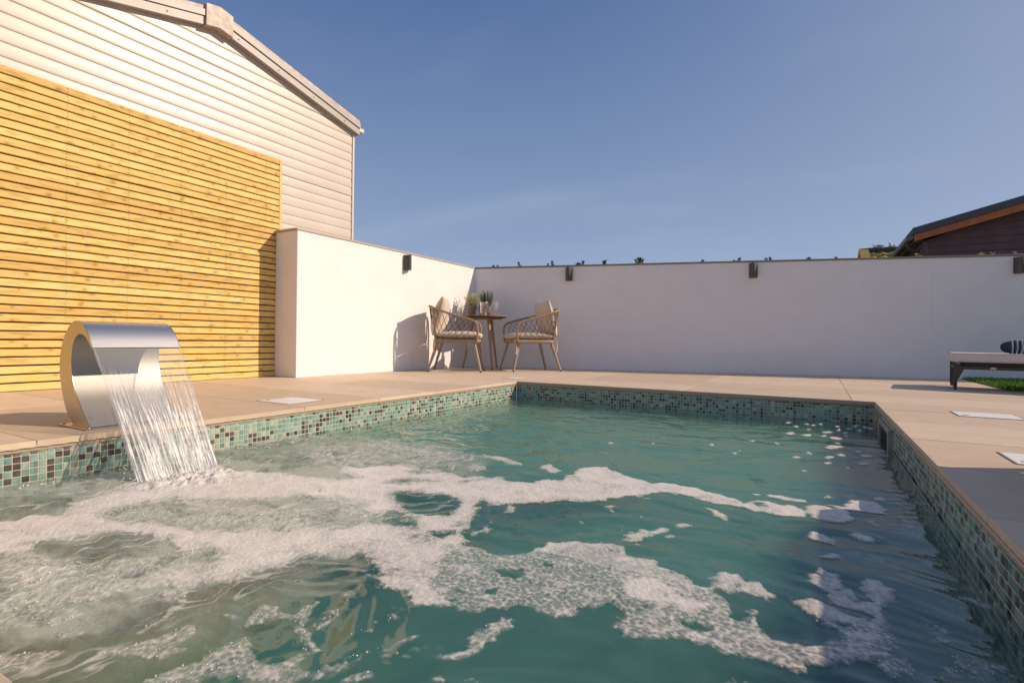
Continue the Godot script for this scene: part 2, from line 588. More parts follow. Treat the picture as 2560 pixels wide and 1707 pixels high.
	var zc := -3.78; var hw := 0.27; var top := -0.06; var low := -0.25
	b.box(Vector3(PX1 - 0.004, top - 0.014, zc), Vector3(0.022, 0.028, hw * 2), 0.003)
	b.box(Vector3(PX1 - 0.004, low + 0.014, zc), Vector3(0.022, 0.028, hw * 2), 0.003)
	for s in [-1.0, 1.0]: b.box(Vector3(PX1 - 0.004, (top + low) / 2, zc + s * (hw - 0.017)), Vector3(0.022, top - low - 0.057, 0.034), 0.003)
	put("skimmer_frame", b, grey, o)
	b = MB.new()
	b.box(Vector3(PX1 + 0.002, (top + low) / 2, zc), Vector3(0.008, top - low - 0.056, hw * 2 - 0.068))
	put("skimmer_dark_plate", b, mat(lin(0.012, 0.012, 0.013), 0.8), o)  # near-black plate: the shade inside the opening is its colour


var land := Vector2(-2.18, -1.20)
var n_long: FastNoiseLite
var n_mid: FastNoiseLite
var n_small: FastNoiseLite
var n_swirl: FastNoiseLite

func water_height(x: float, z: float) -> float:
	var d := Vector2(x, z).distance_to(land)
	var near := exp(-d / 0.85)
	var left := smoothstep(0.3, -2.0, x)
	var wx := x + n_swirl.get_noise_2d(x * 1.3, z * 1.3) * 0.25
	var wz := z + n_swirl.get_noise_2d(x * 1.3 + 40.0, z * 1.3) * 0.18
	var h := n_long.get_noise_2d(wx * 1.6 + wz * 0.5, wz * 3.4) * 0.0060
	h += n_mid.get_noise_2d(wx * 4.0, wz * 8.0) * (0.0027 + 0.004 * left * left + 0.013 * near)
	h += n_small.get_noise_2d(wx * 17.0, wz * 23.0) * (0.00015 + 0.0011 * left * smoothstep(-4.3, -2.6, z) + 0.003 * near)
	h += sin(d * 26.0 + n_mid.get_noise_2d(x * 2, z * 2) * 5.0) * 0.003 * near * near
	return WATER + h


func water() -> void:
	n_long = noise(101, 1.0, 2); n_mid = noise(102, 1.0, 3); n_small = noise(103, 1.0, 2); n_swirl = noise(104, 1.0, 2)
	var x0 := PX0 + 0.003; var x1 := PX1 - 0.003; var z0 := PZ0 + 0.003; var z1 := PZ1 - 0.003
	var nx := 300; var nz := 440
	var b := MB.new()
	var hs := PackedFloat32Array()
	hs.resize((nx + 1) * (nz + 1))
	for j in nz + 1:
		var z := lerpf(z0, z1, float(j) / nz)
		for i in nx + 1:
			hs[j * (nx + 1) + i] = water_height(lerpf(x0, x1, float(i) / nx), z)
	var dx := (x1 - x0) / nx; var dz := (z1 - z0) / nz
	for j in nz + 1:
		for i in nx + 1:
			var k := j * (nx + 1) + i
			var sx := (hs[j * (nx + 1) + mini(i + 1, nx)] - hs[j * (nx + 1) + maxi(i - 1, 0)]) / (2 * dx)
			var sz := (hs[mini(j + 1, nz) * (nx + 1) + i] - hs[maxi(j - 1, 0) * (nx + 1) + i]) / (2 * dz)
			b.v.append(Vector3(x0 + i * dx, hs[k], z0 + j * dz)); b.n.append(Vector3(-sx, 1, -sz).normalized()); b.uv.append(Vector2(i * dx, j * dz)); b.c.append(Color.WHITE)
			if i < nx and j < nz: b.ix.append_array([k, k + 1, k + nx + 2, k, k + nx + 2, k + nx + 1])
	var m := mat(lin(0.07, 0.20, 0.16), 0.03, 0, 0.46)
	m.transparency = BaseMaterial3D.TRANSPARENCY_ALPHA
	m.albedo_color.a = 0.18
	m.normal_enabled = true
	var g := noise(105, 0.02, 4).get_seamless_image(512, 512)
	g.bump_map_to_normal_map(1.2)
	m.normal_texture = tex(g); m.normal_scale = 0.10
	world_tri(m, 0.5)
	var o := put("water", b, m)
	tag(o, "", "", "", "structure")
	# the water itself is slightly cloudy: light scatters in it on the way down
	var fog := FogVolume.new()
	fog.name = "cloudy_water"
	fog.shape = RenderingServer.FOG_VOLUME_SHAPE_BOX
	fog.size = Vector3(PX1 - PX0 - 0.012, 1.05, PZ1 - PZ0 - 0.012)
	fog.position = Vector3((PX0 + PX1) / 2, WATER - 0.030 - 0.525, (PZ0 + PZ1) / 2)
	var fm := FogMaterial.new()
	fm.density = 2.3
	fm.albedo = lin(0.34, 0.92, 0.665)
	fog.material = fm
	o.add_child(fog)


const PER := 160.0   # cells of the density grid in a metre
const GX := 462
const GZ := 682
var film := PackedFloat32Array()
var milk := PackedFloat32Array()

# lays one raft of foam (outline in millimetres on the water) into a layer of the foam's density
func raft(g: PackedFloat32Array, d: float, mm: Array) -> void:
	var p := PackedVector2Array()
	var lo := Vector2(1e9, 1e9); var hi := -lo
	for i in range(0, mm.size(), 2):
		var q := Vector2(mm[i] * 0.001 - PX0, mm[i + 1] * 0.001 - PZ0) * PER
		p.append(q); lo = lo.min(q); hi = hi.max(q)
	for j in range(maxi(0, int(lo.y) - 1), mini(GZ, int(hi.y) + 2)):
		for i in range(maxi(0, int(lo.x) - 1), mini(GX, int(hi.x) + 2)):
			if Geometry2D.is_point_in_polygon(Vector2(i + 0.5, j + 0.5), p): g[j * GX + i] = d
	if (hi - lo).x < 4.0 or (hi - lo).y < 4.0:   # a speck smaller than the grid still shows
		var k := (lo + hi) * 0.5
		var at := clampi(int(k.y), 0, GZ - 1) * GX + clampi(int(k.x), 0, GX - 1)
		g[at] = maxf(g[at], d)


func blurred(g: PackedFloat32Array, r: int) -> PackedFloat32Array:
	var t := g.duplicate(); var o := g.duplicate()
	var k := 1.0 / (2 * r + 1)
	for j in GZ:
		var s := 0.0
		var a := j * GX
		for i in range(-r, r + 1): s += g[a + clampi(i, 0, GX - 1)]
		for i in GX:
			t[a + i] = s * k
			s += g[a + mini(i + r + 1, GX - 1)] - g[a + maxi(i - r, 0)]
	for i in GX:
		var s := 0.0
		for j in range(-r, r + 1): s += t[clampi(j, 0, GZ - 1) * GX + i]
		for j in GZ:
			o[j * GX + i] = s * k
			s += t[mini(j + r + 1, GZ - 1) * GX + i] - t[maxi(j - r, 0) * GX + i]
	return o


func sample(g: PackedFloat32Array, x: float, z: float) -> float:
	var u := clampf((x - PX0) * PER - 0.5, 0, GX - 1.001); var w := clampf((z - PZ0) * PER - 0.5, 0, GZ - 1.001)
	var i := int(u); var j := int(w)
	u -= i; w -= j
	var k := j * GX + i
	return lerpf(lerpf(g[k], g[k + 1], u), lerpf(g[k + GX], g[k + GX + 1], u), w)


func foam() -> void:
	film.resize(GX * GZ); milk.resize(GX * GZ)
	film.fill(0.0); milk.fill(0.0)
	lay_rafts()
	var f1 := blurred(film, 1)
	var f3 := blurred(blurred(film, 5), 3)
	var m1 := blurred(blurred(milk, 8), 6)
	var edge := noise(111, 11.0, 4); var web := noise(112, 30.0, 3); var warp := noise(113, 16.0, 3); var cloud := noise(114, 5.0, 4); var trail := noise(117, 1.0, 2)
	var cell := noise(115, 95.0, 1, FastNoiseLite.TYPE_CELLULAR)
	cell.fractal_type = FastNoiseLite.FRACTAL_NONE
	cell.cellular_return_type = FastNoiseLite.RETURN_DISTANCE
	cell.cellular_jitter = 0.85
	var b := MB.new()
	b.colored = true
	for zone in [[-1.25, PZ1 - 0.003, 0.0032], [-2.0, -1.25, 0.005], [PZ0 + 0.003, -2.0, 0.009]]:
		var st: float = zone[2]
		var nx := int((PX1 - PX0 - 0.006) / st); var nz := int((zone[1] - zone[0]) / st)
		var al := PackedFloat32Array(); var fm := PackedFloat32Array(); var hh := PackedFloat32Array()
		al.resize((nx + 1) * (nz + 1)); fm.resize(al.size()); hh.resize(al.size())
		for j in nz + 1:
			var z: float = zone[0] + j * (zone[1] - zone[0]) / nz
			for i in nx + 1:
				var x := PX0 + 0.003 + i * (PX1 - PX0 - 0.006) / nx
				var wx := x + warp.get_noise_2d(x, z) * 0.014; var wz := z + warp.get_noise_2d(x + 50.0, z) * 0.014
				var churn := smoothstep(-0.5, -1.5, x) * smoothstep(-0.66, -0.92, z) * 0.8
				var d := lerpf(sample(f1, wx, wz), sample(f3, wx, wz), churn)
				d *= 1.0 - 0.22 * clampf(cloud.get_noise_2d(x * 1.5 + 7.0, z * 1.5) + 0.2, 0, 1) * (1.0 - 0.5 * churn)
				var k := sample(m1, x, z)
				var a := 0.0; var share := 0.0; var lift := 0.0
				if d > 0.02:
					var soft := smoothstep(0.97, 0.70, d)
					var e := edge.get_noise_2d(x, z) * (0.10 + 0.14 * soft) + web.get_noise_2d(x, z) * 0.36 * soft + cloud.get_noise_2d(x * 2.6 + 3.0, z * 2.6) * 0.16 * soft
					share = smoothstep(0.24 - 0.06 * churn, 0.56 + 0.22 * churn, d + e)
					var c := clampf((cell.get_noise_2d(x, z) + 1.0) * 1.15, 0, 1)   # 0 in a bubble's middle, 1 on its rim
					var bub := smoothstep(0.96, 0.60, d + e * 0.5)
					a = share * lerpf(0.94, 0.12 + 0.80 * c * c, clampf(0.22 + bub, 0, 1) * (0.95 if st < 0.004 else 0.6 if st < 0.006 else 0.35)) * clampf(0.5 + d * 0.55, 0, 1)
					lift = share * (0.0008 + 0.0022 * d + 0.0022 * d * edge.get_noise_2d(x * 1.2, z * 1.2)) + share * bub * (1.0 - c) * 0.0012
					lift += share * 0.022 * exp(-pow(Vector2(x, z).distance_to(land + Vector2(0.03, 0.02)) / 0.16, 2.0)) * (0.6 + edge.get_noise_2d(x * 1.5, z * 1.5))
				# thin trails of bubbles drawn out by the current
				if k > 0.06 or d > 0.3:
					var line: float = 1.0 - absf(trail.get_noise_2d(x * 15.0 + warp.get_noise_2d(x * 0.3, z * 0.3) * 0.8 + z * 2.4, z * 2.3)) * 3.0
					var thin := smoothstep(0.62, 0.98, line) * smoothstep(0.06, 0.2, k) * smoothstep(-0.35, 0.25, cloud.get_noise_2d(x * 0.6 + 20.0, z * 0.5)) * 0.62
					if thin > a:
						a = thin; share = 1.0
				var am := clampf(k * 1.45 * (1.0 + cloud.get_noise_2d(x, z * 1.6) * 0.9 + web.get_noise_2d(x * 0.4, z) * 0.35), 0, 0.85)
				var t := j * (nx + 1) + i
				al[t] = 1.0 - (1.0 - a) * (1.0 - am)
				fm[t] = a / maxf(al[t], 1e-4)
				hh[t] = lift
		var id := PackedInt32Array()
		id.resize(al.size()); id.fill(-1)
		for j in nz:
			for i in nx:
				var t := j * (nx + 1) + i
				if al[t] + al[t + 1] + al[t + nx + 1] + al[t + nx + 2] < 0.06: continue
				for q in [t, t + 1, t + nx + 1, t + nx + 2]:
					if id[q] >= 0: continue
					var qi: int = q % (nx + 1); var qj: int = q / (nx + 1)
					var x := PX0 + 0.003 + qi * (PX1 - PX0 - 0.006) / nx; var z: float = zone[0] + qj * (zone[1] - zone[0]) / nz
					id[q] = b.v.size()
					b.v.append(Vector3(x, water_height(x, z) + 0.0012 + hh[q], z))
					var l: float = hh[q - 1] if qi > 0 else hh[q]; var r: float = hh[q + 1] if qi < nx else hh[q]
					var u: float = hh[q - nx - 1] if qj > 0 else hh[q]; var w: float = hh[q + nx + 1] if qj < nz else hh[q]
					b.n.append(Vector3((l - r) / (2 * st), 1.0, (u - w) / (2 * st)).normalized())
					b.uv.append(Vector2(x, z))
					var c := Color(0.455, 0.49, 0.405).lerp(Color(0.82, 0.745, 0.67), fm[q])
					c.a = al[q]
					b.c.append(c)
				b.ix.append_array([id[t], id[t + 1], id[t + nx + 2], id[t], id[t + nx + 2], id[t + nx + 1]])
	var m := mat(Color.WHITE, 0.42, 0, 0.45)
	m.vertex_color_use_as_albedo = true
	m.transparency = BaseMaterial3D.TRANSPARENCY_ALPHA
	m.heightmap_enabled = true
	var n := noise(116, 1.0 / 11.0, 1, FastNoiseLite.TYPE_CELLULAR)
	n.fractal_type = FastNoiseLite.FRACTAL_NONE
	n.cellular_return_type = FastNoiseLite.RETURN_DISTANCE
	m.heightmap_texture = tex(n.get_seamless_image(1024, 1024, true))
	m.heightmap_scale = 0.10
	world_tri(m, 0.9)
	var o := Node3D.new()
	o.name = "foam"
	add_child(o)
	put("film", b, m, o).set_meta("kind", "stuff")
	# separate bubbles riding on the foam
	var bb := MB.new()
	var prof := []
	for k in 6: prof.append(Vector2(sin(PI * k / 5.0) * 1.0, -cos(PI * k / 5.0)))
	bb.lathe(Vector3.ZERO, prof, 8)
	var mm := MultiMesh.new()
	mm.transform_format = MultiMesh.TRANSFORM_3D
	mm.mesh = bb.mesh()
	var at: Array[Transform3D] = []
	var r := RandomNumberGenerator.new(); r.seed = 119
	for i in 60000:
		if at.size() >= 5000: break
		var x := r.randf_range(PX0 + 0.02, PX1 - 0.02); var z := r.randf_range(-3.6, PZ1 - 0.02)
		var d := sample(f1, x, z)
		if d < 0.3 or r.randf() > (0.9 if d < 0.9 else 0.45): continue
		var s := 0.0009 + 0.0013 * pow(r.randf(), 2.5)
		at.append(Transform3D(Basis.from_scale(Vector3.ONE * s), Vector3(x, water_height(x, z) + 0.003 + s * 0.3, z)))
	mm.instance_count = at.size()
	for i in at.size(): mm.set_instance_transform(i, at[i])
	var mi := MultiMeshInstance3D.new()
	mi.name = "bubbles"
	mi.multimesh = mm
	var bm := mat(Color(0.93, 0.89, 0.85, 0.55), 0.06, 0, 0.5)
	bm.transparency = BaseMaterial3D.TRANSPARENCY_ALPHA
	mi.material_override = bm
	o.add_child(mi)
	mi.set_meta("kind", "stuff")
	tag(o, "foam and bubbles drifting on the pool water below the waterfall spout", "foam", "", "stuff")


func lay_rafts() -> void:
	raft(milk, 0.62, [-2579, -665, -2435, -844, -2474, -1128, -2489, -1481, -2301, -1696, -2008, -1843, -1650, -1751, -1154, -1227, -1012, -1016, -1104, -911, -1164, -734, -1192, -608, -1202, -468, -1313, -320])
	raft(milk, 0.2, [-1313, -320, -1202, -468, -1192, -608, -1164, -734, -1089, -851, -1009, -880, -970, -719, -955, -573, -922, -447, -1185, -289])
	raft(milk, 0.15, [-2375, -692, -2344, -768, -2241, -822, -2144, -795, -2020, -701, -2086, -608])
	raft(milk, 0.22, [-1834, -585, -1768, -668, -1679, -767, -1499, -779, -1468, -709, -1548, -602, -1751, -558])
	raft(milk, 0.3, [-2916, -1707, -2552, -1953, -2255, -2152, -1732, -2222, -1331, -2074, -1183, -1728, -1578, -1692, -1968, -1508, -2375, -1391])
	raft(film, 0.95, [-2165, -542, -2095, -611, -2062, -657, -2005, -728, -2178, -817, -2131, -892, -2166, -1016, -2153, -1303, -1967, -1375, -1775, -1421, -1665, -1447, -1460, -1550, -1245, -1323, -1344, -1346, -1477, -1284, -1677, -1113, -1924, -978, -1984, -836, -1881, -771, -1800, -779, -1672, -851, -1525, -886, -1421, -944, -1273, -1021, -1113, -1184, -946, -1008, -1093, -953, -1164, -885, -1242, -825, -1382, -812, -1417, -753, -1511, -786, -1672, -764, -1778, -690, -1794, -623, -1751, -558, -1794, -450])
	raft(film, 0.55, [-1966, -828, -1950, -940, -1769, -1055, -1628, -1080, -1466, -1143, -1302, -1134, -1295, -1038, -1433, -952, -1545, -898, -1694, -862, -1872, -776])
	raft(film, 0.3, [-1944, -841, -1890, -936, -1784, -982, -1673, -937, -1738, -861, -1865, -798])
	raft(film, 0.4, [-1794, -450, -1751, -558, -1548, -602, -1458, -704, -1378, -802, -1242, -825, -1220, -729, -1302, -629, -1318, -557, -1360, -473, -1435, -360])
	raft(film, 0.78, [-1349, -592, -1347, -651, -1322, -730, -1282, -766, -1242, -825, -1173, -868, -1188, -769, -1219, -710, -1217, -672, -1262, -626, -1299, -534, -1352, -470, -1371, -451, -1359, -514])
	raft(film, 0.8, [-1213, -670, -1225, -706, -1205, -780, -1157, -821, -1138, -889, -1111, -942, -1050, -968, -1104, -911, -1106, -841, -1148, -763, -1140, -719])
	raft(film, 0.72, [-1207, -599, -1233, -663, -1208, -678, -1166, -641, -1118, -605, -1087, -558, -1075, -509, -1097, -493, -1103, -548, -1138, -605, -1177, -601])
	raft(film, 0.45, [-1464, -379, -1402, -448, -1324, -487, -1256, -506, -1255, -449, -1292, -413, -1330, -345])
	raft(film, 0.42, [-2203, -1714, -2148, -2051, -1887, -2144, -1541, -2106, -1376, -1823, -1540, -1751, -1646, -1665, -1864, -1593])
	raft(film, 0.95, [-1751, -1591, -1686, -1643, -1586, -1774, -1457, -1770, -1324, -1774, -1238, -1761, -1133, -1810, -1100, -1850, -1059, -1802, -959, -1849, -946, -1912, -911, -1934, -861, -1912, -802, -1967, -875, -2034, -876, -2169, -796, -2232, -623, -1752, -729, -1715, -808, -1635, -891, -1569, -935, -1508, -1000, -1540, -980, -1461, -957, -1450, -916, -1360, -889, -1293, -877, -1251, -828, -1201, -817, -1165, -821, -1096, -877, -1112, -1020, -1153, -1191, -1085])
	raft(film, 0.05, [-1327, -1449, -1242, -1488, -1079, -1518, -1033, -1453, -991, -1357, -1034, -1308, -1112, -1304, -1219, -1361])
	raft(film, 0.2, [-1194, -1253, -1211, -1309, -1134, -1291, -1069, -1264, -1024, -1239, -1013, -1215, -1057, -1208, -1115, -1171])
	raft(film, 0.12, [-959, -1205, -904, -1254, -893, -1223, -903, -1180])
	raft(film, 0.05, [-932, -1266, -934, -1337, -916, -1286])
	raft(film, 0.1, [-1454, -1513, -1433, -1575, -1368, -1590, -1259, -1674, -1290, -1624, -1381, -1557])
	raft(film, 0.25, [-1491, -1706, -1445, -1757, -1376, -1731, -1400, -1676])
	raft(film, 0.1, [-1221, -1689, -1120, -1790, -1159, -1717])
	raft(film, 0.5, [-1345, -1182, -1278, -1248, -1199, -1250, -1133, -1181, -1235, -1086])
	raft(film, 0.12, [-1361, -1289, -1357, -1329, -1299, -1310, -1265, -1245, -1308, -1251])
	raft(film, 0.1, [-1290, -1036, -1271, -1132, -1248, -1223, -1198, -1163, -1172, -1070, -1231, -1046])
	raft(film, 0.1, [-1687, -1457, -1630, -1520, -1558, -1540, -1574, -1468])
	raft(film, 0.93, [-886, -1860, -877, -2044, -886, -2172, -785, -2203, -658, -2122, -572, -2075, -526, -2023, -496, -1978, -541, -1900, -576, -1878, -659, -1723, -787, -1653])
	raft(film, 0.92, [-1389, -861, -1289, -938, -1249, -1013, -1128, -1081, -1100, -1168, -1014, -1214, -969, -1210, -895, -1183, -838, -1150, -783, -1171, -726, -1168, -662, -1184, -625, -1309, -564, -1367, -467, -1413, -465, -1355, -403, -1297, -357, -1281, -289, -1043, -337, -1058, -369, -1078, -395, -1070, -420, -1023, -430, -980, -463, -966, -486, -968, -527, -966, -588, -924, -630, -895, -674, -872, -733, -844, -739, -877, -771, -882, -823, -887, -861, -891, -894, -940, -943, -953, -975, -979, -1021, -980, -1064, -965, -1114, -904, -1141, -831, -1197, -743])
	raft(film, 0.72, [-741, -928, -817, -1088, -777, -1162, -659, -1179, -559, -1356, -465, -1408, -357, -1281, -293, -1055, -370, -1082, -421, -1026, -462, -971, -528, -969, -631, -898])
	raft(film, 0.78, [-433, -1325, -386, -1337, -359, -1347, -332, -1307, -263, -1308, -241, -1252, -198, -1269, -170, -1224, -150, -1196, -146, -1138, -126, -1150, -89, -1131, -60, -1116, -27, -1107, 4, -1126, 36, -1154, 45, -1192, 32, -1211, 15, -1214, -5, -1238, -32, -1284, -45, -1301, -2, -1331, 28, -1304, 67, -1290, 95, -1284, 108, -1314, 78, -1327, 54, -1320, 28, -1329, 26, -1379, -6, -1415, -7, -1475, 28, -1512, 56, -1463, 45, -1409, 68, -1442, 80, -1421, 80, -1360, 98, -1371, 104, -1418, 93, -1438, 110, -1501, 141, -1496, 159, -1409, 126, -1397, 123, -1294, 113, -1160, 109, -1146, 71, -1106, 9, -1058, -15, -1028, -51, -1022, -65, -1035, -96, -1028, -142, -1011, -172, -1023, -227, -1008, -314, -968])
	raft(film, 1.0, [-379, -1186, -332, -1234, -275, -1213, -246, -1178, -200, -1181, -186, -1158, -214, -1133, -276, -1143, -355, -1111])
	raft(film, 0.05, [-224, -1090, -174, -1086, -180, -1069, -209, -1064])
	raft(film, 0.1, [-269, -1077, -249, -1075, -255, -1057])
	raft(film, 0.1, [-168, -1069, -153, -1065, -163, -1053])
	raft(film, 0.15, [-150, -1061, -130, -1066, -134, -1052])
	raft(film, 0.15, [43, -1246, 63, -1250, 49, -1231])
	raft(film, 0.8, [-201, -1361, -160, -1381, -141, -1342, -114, -1349, -77, -1298, -84, -1264, -114, -1276, -147, -1273, -172, -1258, -196, -1261])
	raft(film, 0.05, [-159, -1312, -142, -1318, -146, -1292])
	raft(film, 0.8, [-118, -1184, -104, -1232, -98, -1220, -105, -1177, -89, -1131, -120, -1147])
	raft(film, 0.05, [-674, -1077, -647, -1118, -613, -1138, -598, -1111, -599, -1079, -622, -1071])
	raft(film, 0.15, [-586, -1186, -565, -1199, -559, -1165])
	raft(film, 0.1, [-721, -974, -712, -985, -707, -971])
	raft(film, 0.1, [-637, -1002, -612, -1017, -605, -994, -620, -984])
	raft(film, 0.08, [-686, -909, -665, -939, -659, -913])
	raft(film, 0.08, [-637, -1000, -605, -1011, -606, -984])
	raft(film, 0.1, [-704, -950, -684, -972, -686, -944])
	raft(film, 0.92, [-628, -2114, -587, -2111, -546, -2080, -530, -2118, -424, -2117, -359, -2092, -297, -2057, -238, -2025, -211, -1976, -187, -2046, -147, -2060, -104, -2023, -56, -2053, -26, -1991, -25, -1945, -79, -1920, -175, -1917, -228, -1944, -306, -1938, -394, -1972, -485, -1987, -530, -1996, -544, -1876, -554, -1870])
	raft(film, 0.05, [-189, -2011, -154, -2023, -146, -1986, -171, -1980])
	raft(film, 0.85, [-31, -2048, -3, -2118, 40, -2093, 83, -2099, 106, -2018, 99, -1969, 33, -1919, -7, -1947])
	raft(film, 0.85, [26, -2126, 84, -2141, 97, -2237, 186, -2259, 204, -2196, 196, -2112, 105, -2094, 59, -2105])
	raft(film, 0.85, [-170, -2150, -116, -2148, -39, -2162, -25, -2126, -87, -2098, -140, -2110])
	raft(film, 0.85, [-202, -2142, -185, -2140, -185, -2105, -198, -2108])
	raft(film, 0.85, [-330, -1880, -278, -1862, -233, -1787, -245, -1771, -289, -1807])
	raft(film, 0.85, [170, -2306, 198, -2347, 219, -2314, 201, -2276])
	raft(film, 0.85, [-23, -1801, -6, -1819, 27, -1801, 58, -1747, 46, -1718, 11, -1717, -13, -1745])
	raft(film, 0.85, [77, -1832, 114, -1855, 159, -1823, 146, -1801, 103, -1804])
	raft(film, 0.85, [16, -1621, 40, -1643, 58, -1616, 25, -1584])
	raft(film, 0.85, [-370, -1641, -349, -1676, -318, -1665, -341, -1639])
	raft(film, 0.85, [-453, -1564, -420, -1553, -405, -1607, -382, -1600, -386, -1551, -415, -1533, -430, -1486, -477, -1457])
	raft(film, 0.85, [-377, -1549, -349, -1559, -358, -1531])
	raft(film, 0.85, [22, -2236, 48, -2277, 50, -2230, 17, -2209])
	raft(film, 0.85, [-123, -929, -117, -946, -103, -954, -96, -930])
	raft(film, 0.85, [96, -1133, 113, -1131, 125, -1078, 107, -1067, 99, -1113])
	raft(film, 0.42, [171, -1392, 202, -1342, 232, -1339, 237, -1295, 203, -1231, 194, -1250, 190, -1314])
	raft(film, 0.42, [123, -1294, 146, -1180, 149, -1092, 121, -1076, 109, -1146])
	raft(film, 0.42, [257, -1485, 292, -1524, 327, -1495, 336, -1476, 304, -1472, 271, -1469, 254, -1434])
	raft(film, 0.42, [214, -1233, 257, -1218, 299, -1217, 302, -1184, 172, -1106, 195, -1181])
	raft(film, 0.42, [124, -2029, 186, -1997, 172, -1939, 133, -1964])
	raft(film, 0.42, [230, -2276, 338, -2367, 341, -2325, 254, -2249])
	raft(film, 0.42, [306, -1569, 356, -1590, 353, -1552, 313, -1546])
	raft(film, 0.42, [238, -2101, 296, -2066, 241, -1950, 225, -2022])
	raft(film, 0.8, [84, -1686, 80, -1675, 73, -1670, 69, -1677, 73, -1688, 81, -1693])
	raft(film, 0.8, [12, -1574, 9, -1564, 1, -1559, -2, -1565, 1, -1575, 9, -1580])
	raft(film, 0.7, [-204, -1308, -205, -1299, -210, -1296, -214, -1302, -213, -1312, -208, -1315])
	raft(film, 0.7, [-107, -1457, -109, -1449, -115, -1446, -118, -1450, -116, -1458, -110, -1462])
	raft(film, 0.8, [-86, -995, -89, -988, -95, -985, -98, -988, -96, -995, -90, -999])
	raft(film, 0.7, [20, -1023, 18, -1018, 14, -1016, 13, -1019, 14, -1025, 18, -1027])
	raft(film, 0.95, [-160, -4189, -163, -4135, -174, -4127, -182, -4174, -179, -4229, -168, -4237])
	raft(film, 0.95, [-106, -4041, -110, -3991, -120, -3984, -126, -4027, -123, -4078, -113, -4085])
	raft(film, 0.95, [-50, -4184, -55, -4130, -67, -4122, -74, -4167, -69, -4222, -57, -4230])
	raft(film, 0.95, [-10, -4158, -16, -4105, -28, -4097, -34, -4142, -28, -4196, -16, -4204])
	raft(film, 0.95, [30, -4239, 25, -4185, 15, -4178, 10, -4225, 15, -4280, 26, -4287])
	raft(film, 0.95, [-37, -3942, -41, -3895, -51, -3888, -56, -3929, -52, -3977, -42, -3984])
	raft(film, 0.95, [-121, -3735, -128, -3689, -144, -3678, -154, -3713, -147, -3759, -131, -3770])
	raft(film, 0.95, [-25, -3727, -36, -3680, -60, -3664, -73, -3695, -62, -3743, -37, -3759])
	raft(film, 0.95, [69, -3877, 58, -3828, 39, -3815, 30, -3850, 40, -3900, 60, -3913])
	raft(film, 0.95, [105, -3692, 93, -3648, 73, -3634, 63, -3664, 74, -3710, 95, -3724])
	raft(film, 0.95, [137, -4037, 130, -3988, 117, -3979, 112, -4020, 120, -4070, 133, -4079])
	raft(film, 0.95, [131, -4204, 125, -4151, 115, -4144, 111, -4190, 117, -4243, 128, -4250])
	raft(film, 0.95, [203, -4139, 192, -4086, 174, -4073, 166, -4114, 177, -4168, 196, -4181])
	raft(film, 0.95, [245, -4282, 234, -4226, 218, -4215, 213, -4259, 223, -4316, 240, -4327])
	raft(film, 0.95, [171, -3924, 161, -3876, 144, -3865, 137, -3901, 147, -3950, 164, -3961])
	raft(film, 0.95, [168, -3795, 160, -3751, 146, -3742, 141, -3777, 149, -3822, 163, -3831])
	raft(film, 0.95, [126, -3649, 120, -3608, 110, -3602, 106, -3635, 112, -3676, 122, -3683])
	raft(film, 0.95, [290, -4262, 280, -4208, 267, -4199, 264, -4244, 273, -4299, 286, -4308])
	raft(film, 0.95, [247, -4074, 238, -4025, 226, -4017, 222, -4057, 231, -4108, 244, -4116])
	raft(film, 0.95, [323, -4235, 312, -4182, 298, -4172, 294, -4215, 305, -4270, 320, -4280])
	raft(film, 0.95, [-19, -3087, -26, -3056, -39, -3047, -46, -3070, -40, -3101, -26, -3110])
	raft(film, 0.95, [72, -3036, 63, -3005, 46, -2993, 38, -3013, 47, -3045, 64, -3057])
	raft(film, 0.95, [207, -3301, 198, -3266, 182, -3256, 175, -3280, 185, -3316, 201, -3326])
	raft(film, 0.95, [124, -3125, 115, -3092, 97, -3081, 89, -3102, 99, -3135, 117, -3146])
	raft(film, 0.95, [59, -2874, 52, -2847, 40, -2839, 34, -2858, 41, -2886, 53, -2894])
	raft(film, 0.95, [215, -2964, 201, -2932, 176, -2916, 165, -2931, 179, -2963, 204, -2980])
	raft(film, 0.95, [222, -3161, 213, -3129, 197, -3119, 191, -3141, 201, -3174, 216, -3184])
	raft(film, 0.95, [114, -3487, 107, -3449, 94, -3441, 89, -3470, 96, -3508, 109, -3517])
	raft(film, 0.95, [129, -3379, 104, -3331, 57, -3300, 34, -3315, 58, -3363, 106, -3395])
	raft(film, 0.95, [-33, -2655, -39, -2631, -53, -2622, -60, -2638, -54, -2662, -40, -2671])
	raft(film, 0.95, [95, -2793, 91, -2769, 85, -2765, 83, -2785, 86, -2809, 92, -2813])
	raft(film, 0.95, [125, -2823, 121, -2800, 115, -2796, 113, -2816, 117, -2840, 123, -2844])
	raft(film, 0.95, [48, -3714, 42, -3672, 31, -3665, 26, -3700, 32, -3743, 43, -3750])
	raft(film, 0.85, [-299, -3299, -304, -3256, -319, -3246, -331, -3278, -327, -3322, -311, -3332])
	raft(film, 0.85, [-484, -3037, -483, -3000, -493, -2994, -503, -3024, -504, -3061, -494, -3067])
	raft(film, 0.85, [-767, -2897, -761, -2863, -767, -2859, -779, -2889, -785, -2923, -779, -2927])
	raft(film, 0.85, [-341, -2865, -343, -2833, -353, -2826, -362, -2851, -360, -2884, -350, -2891])
	raft(film, 0.85, [-342, -2987, -341, -2954, -346, -2951, -353, -2980, -354, -3014, -349, -3017])
	raft(film, 0.85, [-180, -3305, -183, -3264, -195, -3256, -203, -3289, -200, -3331, -188, -3339])
	raft(film, 0.85, [-126, -3714, -135, -3661, -157, -3646, -170, -3685, -161, -3739, -139, -3754])
